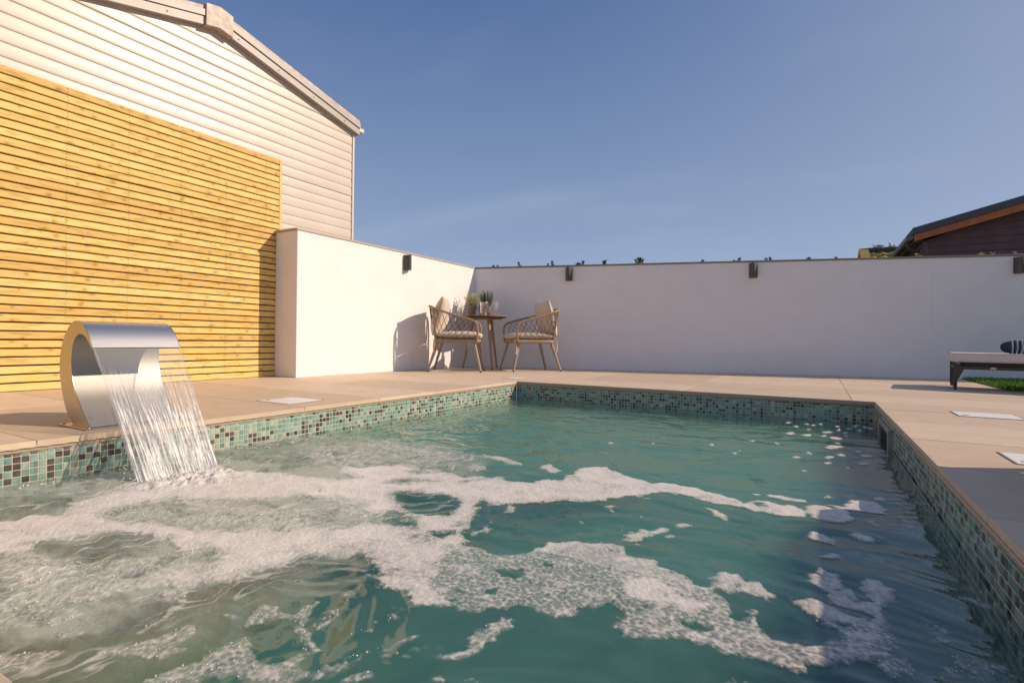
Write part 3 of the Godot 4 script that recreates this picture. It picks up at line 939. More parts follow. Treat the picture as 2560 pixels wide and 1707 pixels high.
	raft(film, 0.85, [80, -3889, 68, -3832, 46, -3818, 36, -3859, 47, -3916, 70, -3932])
	raft(film, 0.85, [122, -3684, 108, -3632, 83, -3616, 72, -3651, 85, -3703, 110, -3720])
	raft(film, 0.85, [119, -3369, 97, -3318, 56, -3291, 36, -3313, 57, -3364, 99, -3392])
	raft(film, 0.85, [-20, -3081, -27, -3045, -41, -3036, -48, -3062, -42, -3099, -27, -3108])
	raft(film, 0.85, [-71, -2963, -77, -2929, -91, -2920, -99, -2944, -93, -2979, -79, -2988])
	raft(film, 0.85, [71, -3038, 62, -3003, 45, -2992, 36, -3016, 45, -3052, 63, -3063])
	raft(film, 0.85, [129, -3124, 117, -3086, 96, -3072, 86, -3096, 98, -3135, 119, -3149])
	raft(film, 0.85, [207, -3301, 196, -3261, 178, -3249, 170, -3277, 181, -3318, 200, -3330])
	raft(film, 0.85, [244, -3178, 227, -3137, 199, -3119, 187, -3141, 203, -3182, 232, -3201])
	raft(film, 0.85, [212, -2959, 197, -2923, 171, -2906, 159, -2925, 174, -2962, 200, -2979])
	raft(film, 0.85, [61, -2877, 54, -2846, 41, -2837, 35, -2860, 42, -2891, 55, -2900])
	raft(film, 0.85, [-32, -2656, -39, -2628, -54, -2618, -62, -2636, -55, -2665, -40, -2675])
	raft(film, 0.85, [-958, -2786, -955, -2751, -969, -2741, -988, -2766, -991, -2802, -976, -2812])
	raft(film, 0.85, [-901, -2524, -895, -2496, -902, -2492, -914, -2515, -920, -2543, -913, -2547])
	raft(film, 0.85, [-476, -1660, -475, -1648, -480, -1645, -485, -1654, -486, -1666, -482, -1669])
	raft(film, 0.85, [-677, -1549, -674, -1537, -679, -1535, -685, -1543, -688, -1554, -683, -1557])
	raft(film, 0.85, [-617, -1518, -616, -1507, -623, -1503, -630, -1510, -631, -1522, -624, -1526])
	raft(film, 0.85, [-583, -1439, -583, -1428, -590, -1424, -597, -1430, -597, -1441, -590, -1445])
	raft(film, 0.85, [-490, -1524, -490, -1513, -496, -1509, -503, -1516, -503, -1527, -496, -1531])
	raft(film, 0.85, [-383, -1438, -384, -1427, -392, -1423, -398, -1428, -396, -1439, -389, -1443])
	raft(film, 0.85, [-575, -1713, -578, -1697, -592, -1689, -603, -1696, -600, -1712, -586, -1721])
	raft(film, 0.85, [-569, -1677, -569, -1663, -577, -1658, -585, -1667, -585, -1680, -577, -1686])
	raft(film, 0.85, [-512, -1883, -512, -1867, -520, -1863, -527, -1874, -527, -1890, -520, -1895])
	raft(film, 0.85, [-612, -1299, -610, -1291, -614, -1289, -619, -1295, -621, -1303, -617, -1305])
	raft(film, 0.9, [-1059, -2096, -1033, -2149, -929, -2043, -961, -1999])
	raft(film, 0.7, [-1090, -1938, -1044, -1968, -971, -1952, -1031, -1944])
	raft(film, 0.75, [-1332, -2174, -1283, -2184, -1172, -2097, -1105, -2059, -1174, -2057, -1269, -2072])
	raft(film, 0.85, [-475, -1435, -454, -1485, -449, -1565, -416, -1554, -407, -1608, -383, -1599, -388, -1556, -414, -1510, -439, -1451])
	raft(film, 0.8, [-377, -1548, -346, -1552, -360, -1533])
	raft(film, 0.8, [-370, -1639, -349, -1673, -316, -1665, -341, -1636])
	raft(film, 0.8, [-441, -1422, -419, -1449, -423, -1416])
	raft(film, 0.85, [-845, -1235, -846, -1300, -842, -1332, -819, -1317, -823, -1275])
	raft(film, 0.85, [-861, -1451, -897, -1552, -871, -1542, -839, -1512, -849, -1482])
	raft(film, 0.8, [-857, -1408, -851, -1428, -847, -1398])
	raft(film, 0.8, [-856, -1354, -858, -1391, -844, -1357])
	raft(film, 0.85, [-1384, -2075, -1393, -2148, -1293, -2174, -1208, -2103, -1107, -2063, -1145, -2049, -1258, -2070, -1325, -2114])
	raft(film, 0.75, [-1330, -1953, -1278, -1998, -1236, -1957, -1217, -1863, -1270, -1850])
	raft(film, 0.85, [-1057, -2084, -1045, -2161, -925, -2042, -954, -2003])
	raft(film, 0.7, [-1083, -1939, -1044, -1975, -967, -1945, -1032, -1942])
	raft(film, 0.72, [-948, -612, -973, -649, -992, -682, -952, -706, -908, -711, -906, -774, -875, -723, -845, -684, -813, -665, -775, -663, -765, -634, -783, -635, -814, -652, -854, -666, -861, -689, -886, -694, -914, -678, -935, -650])
	raft(film, 0.72, [-941, -421, -923, -460, -909, -504, -903, -556, -910, -606, -887, -601, -855, -580, -818, -570, -789, -587, -774, -623, -746, -602, -753, -572, -754, -543, -789, -527, -835, -528, -848, -496, -854, -473])
	raft(film, 0.68, [-1274, -321, -1186, -391, -1109, -421, -1071, -466, -1052, -496, -1042, -532, -1032, -571, -1005, -568, -982, -544, -1003, -507, -957, -530, -951, -499, -977, -473, -1027, -459, -1097, -428, -1127, -393, -1127, -367, -1133, -348, -1195, -301])
	raft(film, 0.6, [-1022, -612, -1004, -644, -979, -652, -1002, -617])
	raft(film, 0.5, [-1218, -420, -1208, -458, -1163, -479, -1188, -438])
	raft(film, 0.8, [-558, -732, -562, -751, -551, -775, -556, -834, -548, -886, -545, -917, -542, -926, -541, -905, -507, -918, -509, -882, -513, -835, -509, -801, -522, -770, -538, -744])
	raft(film, 0.7, [-510, -916, -497, -953, -494, -940])
	raft(film, 0.8, [-532, -682, -531, -702, -517, -710, -502, -685])
	raft(film, 0.8, [-485, -711, -478, -724, -458, -712])
	raft(film, 0.75, [-338, -1000, -330, -1026, -312, -1030, -306, -992])
	raft(film, 0.5, [-773, -665, -746, -718, -731, -789, -729, -835, -722, -831, -722, -780, -733, -714])
	raft(film, 0.5, [-750, -605, -708, -663, -668, -722, -639, -777, -605, -824, -632, -769, -661, -714, -697, -653])
	raft(film, 0.5, [-763, -543, -742, -589, -702, -639, -660, -692, -608, -741, -567, -808, -602, -733, -649, -682, -697, -601, -718, -555])
	raft(film, 0.5, [-671, -598, -655, -632, -630, -662, -626, -639, -630, -608])
	raft(film, 0.5, [-751, -756, -749, -808, -738, -845, -740, -776])
	raft(film, 0.5, [-1070, -683, -1021, -725, -999, -761, -1021, -713])
	raft(film, 0.5, [-1058, -850, -1007, -913, -988, -948, -1002, -884])
	raft(film, 0.5, [-1088, -752, -1047, -805, -990, -840, -1026, -789])
	raft(film, 0.5, [-892, -767, -891, -818, -877, -881, -872, -913, -867, -833])
	raft(film, 0.5, [-838, -689, -850, -739, -852, -791, -861, -827, -844, -829, -818, -743, -812, -691])
	raft(film, 0.5, [-1149, -793, -1118, -823, -1043, -838, -1085, -812])


func white_walls() -> void:
	var o := thing("white_wall", "white rendered side wall in full sun, joined to the end of the timber screen", "wall", Vector3(-4.635, 0, -5.2))
	var b := MB.new()
	b.box(Vector3(0, 0.73, 0.03), Vector3(0.33, 1.46, 3.36), 0.004)
	put("render", b, M.render, o)
	b = MB.new()
	b.box(Vector3(-0.004, 1.4715, 0.03), Vector3(0.354, 0.022, 3.384), 0.003)
	put("coping", b, M.cap, o)
	var turn := atan2(BN.x, BN.z)
	o = thing("white_wall", "long white rendered back wall in shade behind the pool, with its coping coloured darker for shade", "wall", B0, turn)
	# local x runs along the wall, z out of its face
	b = MB.new()
	b.box(Vector3(4.4, 0.728, -0.0985), Vector3(9.0, 1.456, 0.19))
	put("core", b, M.render_end, o)
	for r in [[-0.08, 5.8496], [5.8504, 8.9]]:
		b = MB.new()
		b.box(Vector3((r[0] + r[1]) / 2, 0.729, -0.006), Vector3(r[1] - r[0], 1.458, 0.012), 0.001)
		put("render_panel", b, M.render, o)
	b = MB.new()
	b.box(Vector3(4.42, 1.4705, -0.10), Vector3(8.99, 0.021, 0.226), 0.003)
	put("coping", b, M.cap_shaded, o)


func building() -> void:
	var o := thing("outbuilding", "cream boarded gable end of a shed rising above the timber screen", "building", Vector3(-4.86, 0, -2.87))
	# local z along the wall (towards the camera is +), ridge at z = 0
	var ridge := 3.245; var sl := [0.225, 0.27]   # slopes right (z < 0) and left (z > 0)
	var z0 := -1.71; var z1 := 3.9
	var eave := func(z: float) -> float: return ridge - absf(z) * (sl[0] if z < 0 else sl[1])
	var b := MB.new()
	b.prism([Vector2(z0 + 0.02, -0.03), Vector2(z1 - 0.02, -0.03), Vector2(z1 - 0.02, eave.call(z1) - 0.02), Vector2(0, ridge - 0.02), Vector2(z0 + 0.02, eave.call(z0) - 0.02)], -5.0, -0.016, Vector3.ZERO, Basis(Vector3.BACK, Vector3.UP, Vector3.RIGHT))
	put("wall", b, M.upvc, o)
	# shiplap boards, each with a proud lower lip
	var p := 0.1008
	var prof := [Vector2(-0.014, 0.0), Vector2(0.0, 0.0), Vector2(0.0016, 0.003), Vector2(0.0020, 0.016), Vector2(0.0017, 0.035), Vector2(0.0008, 0.058), Vector2(-0.0008, 0.080), Vector2(-0.0028, 0.094), Vector2(-0.0045, 0.1000), Vector2(-0.014, 0.1000)]
	for k in range(-1, 33):
		var y := 2.094 - 21 * p + k * p
		if y > ridge - 0.02: continue
		b = MB.new()
		var jog := rng.randf_range(-0.0008, 0.0008)
		var gap := 0.004 if (k == 20 or k == 28) else 0.0
		var rows := []
		for q in prof:
			var yy: float = y + q.y * (1.0 - gap / p)
			var a := z0 + 0.036; var e := z1 - 0.03
			if yy > eave.call(a): a = -(ridge - yy) / sl[0]
			if yy > eave.call(e): e = (ridge - yy) / sl[1]
			if a > -0.01: a = -0.01
			if e < 0.01: e = 0.01
			rows.append([Vector3(q.x + jog, yy, a), Vector3(q.x + jog, yy, e)])
		for i in rows.size() - 1:
			if i == 0 or i == rows.size() - 2:
				b.quad(rows[i][1], rows[i][0], rows[i + 1][0], rows[i + 1][1])
				continue
			var q0 := b.v.size()
			for t in [i, i + 1]:
				var lo: Vector3 = rows[maxi(t - 1, 1)][0]; var hi: Vector3 = rows[mini(t + 1, rows.size() - 2)][0]
				var nn := Vector3(hi.y - lo.y, lo.x - hi.x, 0).normalized()
				for e in 2: b.vert(rows[t][e], nn, Vector2(rows[t][e].z, rows[t][e].y))
			b.ix.append_array([q0, q0 + 1, q0 + 3, q0, q0 + 3, q0 + 2])
		for s in 2:
			var poly := []
			for r in rows: poly.append(r[s])
			for i in range(1, poly.size() - 1):
				if s == 0: b.tri(poly[0], poly[i + 1], poly[i])
				else: b.tri(poly[0], poly[i], poly[i + 1])
		put("board", b, M.siding, o)
	b = MB.new()
	b.box(Vector3(-0.004, eave.call(z0) / 2 - 0.02, z0 + 0.016), Vector3(0.032, eave.call(z0), 0.032), 0.004)
	b.box(Vector3(-0.10, eave.call(z0) / 2 - 0.02, z0 - 0.004), Vector3(0.16, eave.call(z0) - 0.01, 0.010), 0.002)
	put("corner_trim", b, M.upvc, o)
	# verge: a lower fascia, a dark step and an upper roll on each slope
	for s in 2:
		var far: float = z0 - 0.03 if s == 0 else z1 + 0.05
		for part in [["fascia", -0.020, 0.052, 0.062, M.barge], ["verge_roll", 0.056, 0.112, 0.075, M.barge], ["verge_flashing", 0.113, 0.150, 0.060, M.stained]]:
			var poly := [Vector2(0, ridge + part[1]), Vector2(far, ridge + part[1] - absf(far) * sl[s]), Vector2(far, ridge + part[2] - absf(far) * sl[s]), Vector2(0, ridge + part[2])]
			b = MB.new()
			b.prism(poly, -0.02, part[3], Vector3.ZERO, Basis(Vector3.BACK, Vector3.UP, Vector3.RIGHT))
			put(part[0], b, part[4], o)
		for k in 4:
			var z: float = far * (k + 0.45) / 4.0
			b = MB.new()
			b.box(Vector3(0.063, ridge + 0.012 - absf(z) * sl[s], z), Vector3(0.006, 0.012, 0.012), 0.002)
			put("fixing_screw", b, M.nail, o)
		b = MB.new()
		b.prism([Vector2(0, ridge + 0.09), Vector2(far, ridge + 0.09 - absf(far) * sl[s]), Vector2(far, ridge + 0.13 - absf(far) * sl[s]), Vector2(0, ridge + 0.13)], -5.2, -0.021, Vector3.ZERO, Basis(Vector3.BACK, Vector3.UP, Vector3.RIGHT))
		put("roof", b, M.sheet, o)
	# ridge end cap, weather-stained
	var lowp := []; var top := []
	for k in 9:
		var z := lerpf(0.125, -0.125, k / 8.0)
		var bend: float = ridge - (z * sl[1] if z > 0 else -z * sl[0]) * 0.9
		lowp.append(Vector2(z, bend - 0.030)); top.append(Vector2(z, bend + 0.162))
	top.reverse()
	b = MB.new()
	b.prism(lowp + top, -0.2, 0.088, Vector3.ZERO, Basis(Vector3.BACK, Vector3.UP, Vector3.RIGHT))
	put("ridge_cap", b, M.stained, o)
	b = MB.new()
	b.box(Vector3(-2.4, eave.call(z0) + 0.045, z0 - 0.075), Vector3(4.9, 0.055, 0.085), 0.008)
	put("gutter", b, M.upvc, o)


func screen() -> void:
	var o := thing("slatted_screen", "tall golden timber screen of narrow horizontal slats on the shed wall", "screen", Vector3(-4.81, 0, -2.4))
	var z0 := -1.125; var z1 := 4.1
	var b := MB.new()
	b.box(Vector3(-0.022, 1.1, (z0 + z1) / 2), Vector3(0.018, 2.19, z1 - z0 - 0.01))
	put("backing", b, M.dark_gap_sheet, o)  # dark sheet added behind the slats so the gaps stay dark
	for k in 37:
		b = MB.new()
		b.uo = Vector2(rng.randf() * 2.4, (rng.randi() % 4) * 0.06 + 0.006 - k * 0.06)
		var h := 0.0500
		var jx := rng.randf_range(-0.0012, 0.0012)
		# very slightly bowed boards: three lengths with a small sag
		var bow := rng.randf_range(-0.0014, 0.0014) + (0.003 if k == 27 else 0.0)
		var zs := [z0 + 0.002, z0 + 0.9, z0 + 1.8, z1]
		var dy := [0.0, bow, bow * 0.6, 0.0]
		var x0 := -0.010 + jx; var x1 := 0.010 + jx; var c := 0.003
		var ring := []
		for i in 4:
			var y: float = 0.004 + k * 0.06 + dy[i]
			ring.append([Vector3(x0, y, zs[i]), Vector3(x1 - c, y, zs[i]), Vector3(x1, y + c, zs[i]), Vector3(x1, y + h - c, zs[i]), Vector3(x1 - c, y + h, zs[i]), Vector3(x0, y + h, zs[i])])
		for i in 3:
			for q in 6: b.quad(ring[i + 1][q], ring[i][q], ring[i][(q + 1) % 6], ring[i + 1][(q + 1) % 6])
		for q in range(1, 5):
			b.tri(ring[0][0], ring[0][q + 1], ring[0][q]); b.tri(ring[3][0], ring[3][q], ring[3][q + 1])
		put("slat", b, M.wood[rng.randi() % M.wood.size()], o)
	b = MB.new()
	b.uo = Vector2(0.3, 0.1)
	b.box(Vector3(-0.006, 1.109, z0 - 0.014), Vector3(0.034, 2.214, 0.026), 0.002)
	put("end_batten", b, M.wood[0], o)
	b = MB.new()
	for k in 37:
		for z in [-0.97, -0.565, -0.16, 0.245, 0.65, 1.05, 1.46, 1.87, 2.28, 2.69, 3.1, 3.5, 3.9]:
			for dy in [0.014, 0.040]:
				b.box(Vector3(0.0105, 0.004 + k * 0.06 + dy + rng.randf_range(-0.002, 0.002), z + rng.randf_range(-0.004, 0.004)), Vector3(0.003, 0.0042, 0.0042))
	tag(put("nail_heads", b, M.nail, o), "", "", "", "stuff")


func smooth_line(p: Array, per := 6) -> Array:
	var r := []
	for i in p.size() - 1:
		var a: Vector2 = p[maxi(i - 1, 0)]; var b: Vector2 = p[i]; var c: Vector2 = p[i + 1]; var d: Vector2 = p[mini(i + 2, p.size() - 1)]
		for k in per: r.append(b.cubic_interpolate(c, a, d, float(k) / per))
	r.append(p[-1])
	return r


# a sheet of metal swept along z, smooth-shaded; side +1 faces left of the line's direction
func swept(b: MB, line: Array, z0: float, z1: float, side: float) -> void:
	var s := 0.0
	var r0 := b.v.size()
	for i in line.size():
		var d: Vector2 = (line[mini(i + 1, line.size() - 1)] - line[maxi(i - 1, 0)]).normalized()
		var nn := Vector3(-d.y, d.x, 0) * side
		if i > 0: s += line[i].distance_to(line[i - 1])
		b.vert(Vector3(line[i].x, line[i].y, z0), nn, Vector2(z0, s)); b.vert(Vector3(line[i].x, line[i].y, z1), nn, Vector2(z1, s))
	for i in line.size() - 1:
		var a := r0 + i * 2
		if side > 0: b.ix.append_array([a, a + 3, a + 2, a, a + 1, a + 3])
		else: b.ix.append_array([a, a + 3, a + 1, a, a + 2, a + 3])


func spout() -> void:
	var o := thing("waterfall_spout", "curved brushed steel waterfall spout standing on the left pool edge", "fountain", Vector3(-2.76, 0, -1.235))
	var zn := 0.17; var zf := -0.186
	var outer := []; var inner := []
	for q in [[-2.832, 0.006], [-2.900, 0.065], [-2.952, 0.161], [-2.972, 0.255], [-2.957, 0.337], [-2.915, 0.404], [-2.870, 0.444], [-2.823, 0.460], [-2.776, 0.455], [-2.735, 0.434], [-2.699, 0.399], [-2.661, 0.345]]: outer.append(Vector2(q[0] + 2.76, q[1]))
	for q in [[-2.678, 0.006], [-2.752, 0.077], [-2.812, 0.147], [-2.848, 0.228], [-2.857, 0.301], [-2.838, 0.365], [-2.799, 0.397], [-2.762, 0.402], [-2.723, 0.389], [-2.688, 0.361], [-2.667, 0.338]]: inner.append(Vector2(q[0] + 2.76, q[1]))
	outer = smooth_line(outer); inner = smooth_line(inner)
	var b := MB.new()
	swept(b, outer, zn, zf, 1.0)
	put("shell", b, M.steel, o)
	b = MB.new()
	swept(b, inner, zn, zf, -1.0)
	var darkened_steel: StandardMaterial3D = M.steel.duplicate()
	darkened_steel.roughness = 0.58
	darkened_steel.albedo_color = lin(0.40, 0.375, 0.35)  # same steel darkened to tone down the sun on the inside
	put("inner_skin", b, darkened_steel, o)
	for z in [zn, zf]:
		b = MB.new()
		var back := inner.duplicate(); back.reverse()
		b.prism(outer + back, -0.0015, 0.0015, Vector3(0, 0, z), Basis.IDENTITY)
		put("cheek", b, M.steel_plain, o)
	b = MB.new()
	b.box(Vector3(-0.002, 0.0035, 0.0), Vector3(0.262, 0.006, 0.405), 0.0015)
	put("base_plate", b, M.steel_plain, o)
	for sx in [-1.0, 1.0]:
		for sz in [-1.0, 1.0]:
			b = MB.new()
			b.lathe(Vector3(-0.002 + sx * 0.115, 0.0062, sz * 0.187), [Vector2(0.008, 0), Vector2(0.008, 0.004), Vector2(0.005, 0.006), Vector2(0.0, 0.006)], 10)
			put("bolt", b, M.steel_plain, o)


func fall() -> void:
	var o := thing("waterfall", "clear sheet of falling water pouring from the steel spout into the pool", "waterfall", Vector3(-2.661, 0.342, -1.235))
	var ripple := noise(131, 1.0, 3); var streak := noise(132, 1.0, 3); var patch := noise(133, 1.0, 2)
	var edges := func(s: float) -> Vector2: return Vector2(0.166 + 0.045 * s, -0.181 + 0.090 * s)
	var point := func(s: float, t: float) -> Vector3:
		var dx: float = s * 0.485
		var e: Vector2 = edges.call(s)
		var z: float = lerpf(e.x, e.y, t)
		var push: float = ripple.get_noise_2d(t * 22.0, s * 1.1) * 0.009 * smoothstep(0.0, 0.4, s) + ripple.get_noise_2d(t * 60.0 + 9.0, s * 6.0) * 0.0022 * s
		return Vector3(dx, -1.0 * dx - 0.11 * dx * dx, z) + Vector3(0.72, 0.69, 0) * push
	var nt := 150; var ns := 110
	var b := MB.new()
	var w := MB.new()
	w.colored = true
	for m in 2:
		var g := b if m == 0 else w
		var off := Vector3(0.003, 0.003, 0) * m
		for i in ns + 1:
			for k in nt + 1:
				var s := float(i) / ns; var t := float(k) / nt
				var p: Vector3 = point.call(s, t)
				var ps: Vector3 = point.call(s + 0.004, t); var pt: Vector3 = point.call(s, t + 0.004)
				var nn := (pt - p).cross(ps - p).normalized()
				if nn.x < 0: nn = -nn
				if m == 1:
					var ln: float = streak.get_noise_2d(t * 42.0 + patch.get_noise_2d(t * 3.0, s * 2.0) * 1.2, s * 2.6)
					var fine: float = streak.get_noise_2d(t * 120.0 + 70.0, s * 7.0)
					var a := smoothstep(0.12, 0.48, ln * 0.75 + fine * 0.45 + (s - 0.36) * 0.62 + patch.get_noise_2d(t * 5.0 + 20.0, s * 4.0) * 0.25)
					a *= smoothstep(0.08, 0.6, s) * 0.92
					a = maxf(a, smoothstep(0.12, 0.95, s) * 0.5 * clampf(0.75 + patch.get_noise_2d(t * 9.0, s * 3.0) * 0.9, 0.2, 1.0))
					g.col = Color(0.88, 0.85, 0.82, a)
				g.vert(p + off, nn, Vector2(t, s))
		for i in ns:
			for k in nt:
				var a := i * (nt + 1) + k
				if m == 1 and g.c[a].a + g.c[a + 1].a + g.c[a + nt + 1].a + g.c[a + nt + 2].a < 0.05: continue
				g.ix.append_array([a, a + 1, a + nt + 2, a, a + nt + 2, a + nt + 1])
	var m := mat(lin(0.75, 0.75, 0.74), 0.10, 0, 0.5)
	m.transparency = BaseMaterial3D.TRANSPARENCY_ALPHA
	m.albedo_color.a = 0.16
	put("sheet", b, m, o)
	var ws := mat(Color.WHITE, 0.30, 0, 0.5)
	ws.transparency = BaseMaterial3D.TRANSPARENCY_ALPHA
	ws.vertex_color_use_as_albedo = true
	tag(put("streaks", w, ws, o), "", "", "", "stuff")
	for side in 2:
		var pts := []; var rad := []
		for i in 31:
			var s := i / 30.0
			pts.append((point.call(s, float(side)) as Vector3)); rad.append(0.0035 + 0.0015 * sin(s * 19.0 + side))
		b = MB.new()
		b.tube(pts, rad, 8)
		put("edge_rope", b, m, o)
	# drops thrown up where the sheet lands
	b = MB.new()
	var r := RandomNumberGenerator.new(); r.seed = 9
	for i in 260:
		var c := Vector3(0.47 + r.randfn() * 0.05, -0.49 + absf(r.randfn()) * 0.022, r.randf_range(-0.12, 0.24))
		b.box(c, Vector3.ONE * r.randf_range(0.0012, 0.0034), 0.0003, Basis(Vector3(r.randfn(), r.randfn(), r.randfn()).normalized(), r.randf() * 3.0))
	tag(put("spray_drops", b, mat(lin(0.85, 0.83, 0.8), 0.15), o), "", "", "", "stuff")


func lids() -> void:
	var at := [[Vector3(-2.88, 0, -2.21), 0.29, 0.25, "white square inspection lid let into the paving beside the left pool edge"], [Vector3(-2.74, 0, -4.86), 0.2, 0.2, "white square inspection lid by the far left corner of the pool"],
		[Vector3(0.845, 0, -4.02), 0.28, 0.24, "white square inspection lid in the right paving nearest the sun lounger"], [Vector3(0.735, 0, -2.54), 0.28, 0.22, "white square inspection lid at the right frame edge next to the shade"]]
	for a in at:
		var o := thing("inspection_lid", a[3], "lid", a[0] + Vector3(0, 0.001, 0), rng.randf_range(-0.02, 0.02), "white inspection lids in the paving")
		var b := MB.new()
		b.box(Vector3(0, 0.0002, 0), Vector3(a[1] + 0.014, 0.0012, a[2] + 0.014))
		put("rim", b, M.lid_dark_line, o)  # dark border painted for the shadow line round the recessed lid
		b = MB.new()
		b.box(Vector3(0, 0.0012, 0.002), Vector3(a[1], 0.0014, a[2]), 0.0004, Basis(Vector3.RIGHT, 0.004))
		put("plate", b, M.lid, o)
		b = MB.new()
		b.box(Vector3(-a[1] * 0.38, 0.0026, a[2] * 0.3), Vector3(0.03, 0.001, 0.008))
		put("lifting_slot", b, M.lid_dark_line, o)


func lamps() -> void:
	var proto := thing("wall_lamp", "", "wall lamp", Vector3.ZERO, 0.0, "up and down lamps along the white walls")
	var arc := func(x0: float, x1: float) -> Array:
		var r := [Vector2(x0, 0.0)]
		for k in 9:
			var x: float = lerpf(x0, x1, k / 8.0)
			r.append(Vector2(x, 0.012 + 0.075 * sqrt(maxf(0.0, 1.0 - pow(x / 0.052, 2)))))
		r.append(Vector2(x1, 0.0))
		return r
	var bs := Basis(Vector3.RIGHT, Vector3.BACK, Vector3.UP)
	var b := MB.new()
	b.prism(arc.call(-0.05, 0.002), 0.0, 0.185, Vector3.ZERO, bs)
	put("body", b, M.lamp, proto)
	# right fin: its left edge slants, leaving a tapering slot of light cover
	b = MB.new()
	var f := [Vector3(0.010, 0, 0.074), Vector3(0.050, 0, 0.035), Vector3(0.050, 0.185, 0.035), Vector3(0.043, 0.185, 0.048)]
	var g := []
	for p in f: g.append(p - Vector3(0, 0, 0.02))
	b.quad(f[0], f[1], f[2], f[3]); b.quad(g[1], g[0], g[3], g[2])
	for k in 4: b.quad(f[(k + 1) % 4], f[k], g[k], g[(k + 1) % 4])
	put("fin", b, M.lamp, proto)
	b = MB.new()
	b.box(Vector3(0.024, 0.0925, 0.022), Vector3(0.040, 0.180, 0.040), 0.002)
	put("diffuser", b, M.diffuser, proto)
	b = MB.new()
	b.box(Vector3(0.0, 0.0925, 0.002), Vector3(0.096, 0.19, 0.004), 0.001)
	put("back_plate", b, M.lamp, proto)
	proto.position = Vector3(WALL_X, 1.252, -5.09); proto.rotation.y = PI / 2
	proto.set_meta("label", "sunlit wall lamp on the left white wall, casting a shadow to its left")
	var turn := atan2(BN.x, BN.z)
	var names := ["dark wall lamp on the shaded wall above the right woven chair", "dark wall lamp on the middle of the long shaded wall", "dark wall lamp at the right end of the shaded wall above the sun lounger"]
	var k := 0
	for s in [1.41, 3.835, 6.70]:
		dup(proto, "wall_lamp", names[k], B0 + BD * s + Vector3(0, 1.255, 0), turn)
		k += 1


# a stuffed cushion: rounded slab, fuller in the middle, with soft creases
func pillow(b: MB, size: Vector3, at: Vector3, bs: Basis, sd: int, pinch := 0.35, n := 26) -> void:
	var nz := noise(sd, 1.0, 3)
	for side in [1.0, -1.0]:
		var r0 := b.v.size()
		for j in n + 1:
			for i in n + 1:
				var u := 2.0 * i / n - 1.0; var v := 2.0 * j / n - 1.0
				u = signf(u) * (1.0 - pow(1.0 - absf(u), 1.6)); v = signf(v) * (1.0 - pow(1.0 - absf(v), 1.6))
				var full := pow(maxf(0.0, (1.0 - pow(absf(u), 3.5)) * (1.0 - pow(absf(v), 3.5))), 0.42)
				var pull := 1.0 - pinch * 0.10 * (1.0 - pow(u * v, 2.0)) * maxf(absf(u), absf(v))
				var rad := 1.0 - 0.05 * pow(absf(u * v), 4.0) * (1.0 - pinch)
				var h := full * (0.5 + 0.5 * (1 - pinch) + 0.5 * pinch * (1.0 - 0.5 * (u * u + v * v)))
				h += nz.get_noise_2d(u * 1.6 + side * 9.0, v * 1.6) * 0.10 * full + nz.get_noise_2d(u * 4.0, v * 2.0 + side * 5.0) * 0.05 * (absf(u * v))
				b.v.append(at + bs * Vector3(u * size.x / 2 * pull * rad, side * maxf(h, 0.02) * size.y / 2, v * size.z / 2 * pull * rad))
				b.n.append(Vector3.UP); b.uv.append(Vector2(u, v)); b.c.append(Color.WHITE)
		for j in n + 1:
			for i in n + 1:
				var a: Vector3 = b.v[r0 + j * (n + 1) + mini(i + 1, n)] - b.v[r0 + j * (n + 1) + maxi(i - 1, 0)]
				var d: Vector3 = b.v[r0 + mini(j + 1, n) * (n + 1) + i] - b.v[r0 + maxi(j - 1, 0) * (n + 1) + i]
				b.n[r0 + j * (n + 1) + i] = d.cross(a).normalized() * side
		for j in n:
			for i in n:
				var k := r0 + j * (n + 1) + i
				if side > 0: b.ix.append_array([k, k + 1, k + n + 2, k, k + n + 2, k + n + 1])
				else: b.ix.append_array([k, k + n + 2, k + 1, k, k + n + 1, k + n + 2])


func bez(pts: Array, per := 6) -> Array:
	var r := []
	for i in pts.size() - 1:
		var a: Vector3 = pts[maxi(i - 1, 0)]; var b: Vector3 = pts[i]; var c: Vector3 = pts[i + 1]; var d: Vector3 = pts[mini(i + 2, pts.size() - 1)]
		for k in per: r.append(b.cubic_interpolate(c, a, d, float(k) / per))
	r.append(pts[-1])
	return r


func along(line: Array, t: float) -> Vector3:
	var f := clampf(t, 0, 1) * (line.size() - 1)
	var i := mini(int(f), line.size() - 2)
	return (line[i] as Vector3).lerp(line[i + 1], f - i)


